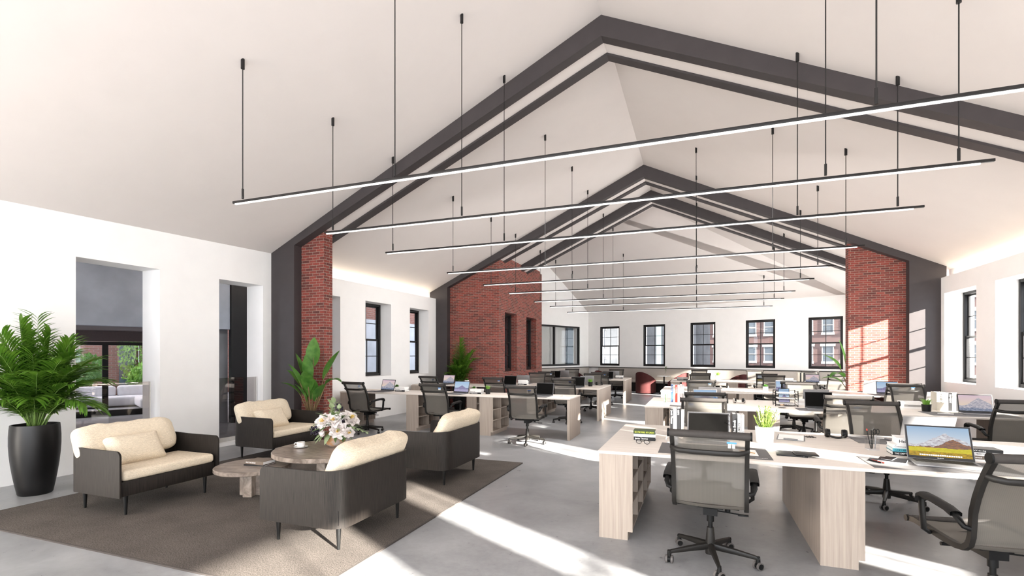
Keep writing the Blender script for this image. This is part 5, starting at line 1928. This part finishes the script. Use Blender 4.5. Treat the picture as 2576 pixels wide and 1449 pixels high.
def broadleaf(label, x, y, specs, seed, pot_h=0.55):
    """bird-of-paradise: specs (azimuth deg, elev deg, stalk, blade length, blade width, droop)"""
    t = thing('bird_of_paradise', label, 'potted plant', (x, y, 0))
    MB().lathe([(0.13, 0), (0.14, 0.01), (0.175, 0.3), (0.185, pot_h), (0.17, pot_h), (0.17, pot_h - 0.05)], 36).build('planter', 'pot_k', t, smooth=True)
    MB().cyl((0, 0, pot_h - 0.07), (0, 0, pot_h - 0.04), 0.172, n=28).build('soil', 'soil', t)
    for az, el, stk, L, W, dr in specs:
        b2 = MB()
        a, e = R(az), R(el)
        d = Vector((math.cos(a) * math.cos(e), math.sin(a) * math.cos(e), math.sin(e)))
        p0 = Vector((math.cos(a) * 0.04, math.sin(a) * 0.04, pot_h - 0.05))
        up1 = (d + Vector((0, 0, 0.5))).normalized()
        p1 = p0 + up1 * stk
        b2.cur = 1
        b2.tube([p0, p0.lerp(p1, 0.5), p1, p1 + d * L * 0.3], [0.014, 0.011, 0.008, 0.005], 7)
        b2.cur = 0
        leaf(b2, p1, d, L, W * 1.4, dr, 0.3, 12)
        b2.build('leaf', ['leaf2', 'trunk'], t, smooth='all')
    return t


broadleaf('bird of paradise plant in front of the left brick pier', -6.42, 6.96,
          [(200, 76, 0.62, 0.50, 0.085, 0.3), (-30, 84, 0.86, 0.52, 0.10, 0.2), (10, 64, 0.66, 0.60, 0.085, 0.35), (185, 62, 0.50, 0.46, 0.075, 0.9), (-60, 62, 0.45, 0.50, 0.085, 0.8), (-110, 68, 0.5, 0.5, 0.08, 0.6),
           (215, 58, 0.36, 0.42, 0.075, 1.0), (5, 52, 0.60, 0.36, 0.07, 1.7), (-100, 74, 0.32, 0.45, 0.08, 0.5), (195, 82, 0.45, 0.5, 0.085, 0.4), (-40, 72, 0.28, 0.42, 0.08, 0.7), (-10, 66, 0.25, 0.42, 0.08, 0.9), (240, 72, 0.22, 0.40, 0.075, 0.9), (-75, 80, 0.6, 0.48, 0.085, 0.3)], 1)
broadleaf('bird of paradise plant standing behind the right brick pier', 3.75, 15.0, [(190, 60, 0.75, 0.55, 0.09, 0.9), (170, 78, 0.8, 0.7, 0.11, 0.2), (60, 80, 0.9, 0.7, 0.11, 0.3), (215, 50, 0.55, 0.5, 0.09, 1.8), (180, 45, 0.4, 0.5, 0.09, 1.2), (0, 60, 0.7, 0.6, 0.1, 0.8), (-60, 62, 0.5, 0.5, 0.1, 0.8)], 2)

# ------------------------------------------------------------ far lounge: banquette, tub chairs, side table
bq = thing('banquette', 'long beige upholstered bench along the far window wall', 'bench', (FC.x, FC.y, 0), math.atan2(FD.y, FD.x))
MB().box(0.62, 10.4, -0.12, -0.02, 0.44, 0.99).build('backrest', 'beige', bq, 0.02)
MB().box(0.62, 10.4, -0.56, -0.12, 0.38, 0.48).build('seat_cushion', 'beige', bq, 0.02)
MB().box(0.66, 10.4, -0.50, -0.05, 0.0, 0.38).build('plinth', 'black', bq)
MB().box(0.0, 10.5, -0.13, 0.0, 0.99, 1.015).build('top_rail', 'chair_f', bq)
bq = thing('banquette', 'shorter beige upholstered bench along the glazed left far wall', 'bench', (FC.x, FC.y, 0), math.atan2(SD.y, SD.x))
MB().box(0.12, 5.6, 0.02, 0.12, 0.44, 0.99).build('backrest', 'beige', bq, 0.02)
MB().box(0.60, 5.6, 0.12, 0.56, 0.38, 0.48).build('seat_cushion', 'beige', bq, 0.02)
MB().box(0.62, 5.6, 0.05, 0.50, 0.0, 0.38).build('plinth', 'black', bq)
MB().box(0.12, 5.6, 0.0, 0.13, 0.99, 1.015).build('top_rail', 'chair_f', bq)


def tub(label, x, y, rz):
    """barrel chair open towards +x, its back dropping along both sides"""
    t = thing('tub_chair', label, 'tub chair', (x, y, 0), rz, 'burgundy tub chairs by the far bench')
    n = 30
    b2 = MB()
    vs = []
    for k in range(n + 1):
        a = R(50) + R(260) * k / n
        zt_ = 0.52 + 0.36 * (0.5 - 0.5 * math.cos(2 * PI * k / n)) ** 0.8
        for r_, z in ((0.40, 0.03), (0.40, zt_), (0.345, zt_), (0.345, 0.03)):
            vs.append((r_ * math.cos(a), r_ * math.sin(a), z))
    fs = []
    for k in range(n):
        for j in range(4):
            fs.append((k * 4 + j, k * 4 + (j + 1) % 4, (k + 1) * 4 + (j + 1) % 4, (k + 1) * 4 + j))
    fs += [(0, 3, 2, 1), tuple(n * 4 + j for j in range(4))]
    b2.add(vs, fs)
    b2.build('barrel_back', 'red', t, smooth=True)
    MB().cyl((0, 0, 0.06), (0, 0, 0.42), 0.345, n=32).build('seat', 'red', t, 0.02)
    MB().cyl((0, 0, 0), (0, 0, 0.06), 0.30, n=24).build('plinth', 'black', t)
    return t


tub('burgundy tub chair alone in the aisle, its high back to the viewer', -1.98, 20.75, R(60))
tub('burgundy tub chair right of the round side table at the far bench', -0.72, 20.3, R(150))
tub('burgundy tub chair beyond the farthest right island, half hidden', 1.4, 19.5, R(110))
tub('burgundy tub chair farthest left, behind the left desk islands', -4.45, 20.6, R(20))
tub('burgundy tub chair between the left-hand far chairs and the far bench', -3.85, 21.7, R(-30))
t = thing('side_table', 'small round white table between the burgundy chairs and the bench', 'table', (-1.27, 20.85, 0))
MB().cyl((0, 0, 0.70), (0, 0, 0.72), 0.27, n=36).build('table_top', 'porc', t, 0.004)
MB().cyl((0, 0, 0), (0, 0, 0.70), 0.03, n=12).build('leg', 'black', t)
MB().cyl((0, 0, 0), (0, 0, 0.015), 0.2, n=24).build('foot', 'black', t)
t = thing('bud_vase', 'small glass vase with a dark green sprig on the round white table', 'vase', (-1.22, 20.8, 0.72))
MB().lathe([(0.03, 0), (0.05, 0.04), (0.045, 0.10), (0.02, 0.15)], 18).build('vase_body', 'cupglass', t, smooth=True)
b2 = MB()
rnd = random.Random(8)
for k in range(16):
    leaf(b2, (0.02, 0, 0.18 + 0.012 * k), (rnd.uniform(-1, 1), rnd.uniform(-1, 1), rnd.uniform(0.1, 1)), 0.08, 0.02, 0.4, n=4)
b2.tube([(0, 0, 0.02), (0.03, 0, 0.36)], 0.003, 5)
b2.build('sprig', 'leaf6', t)
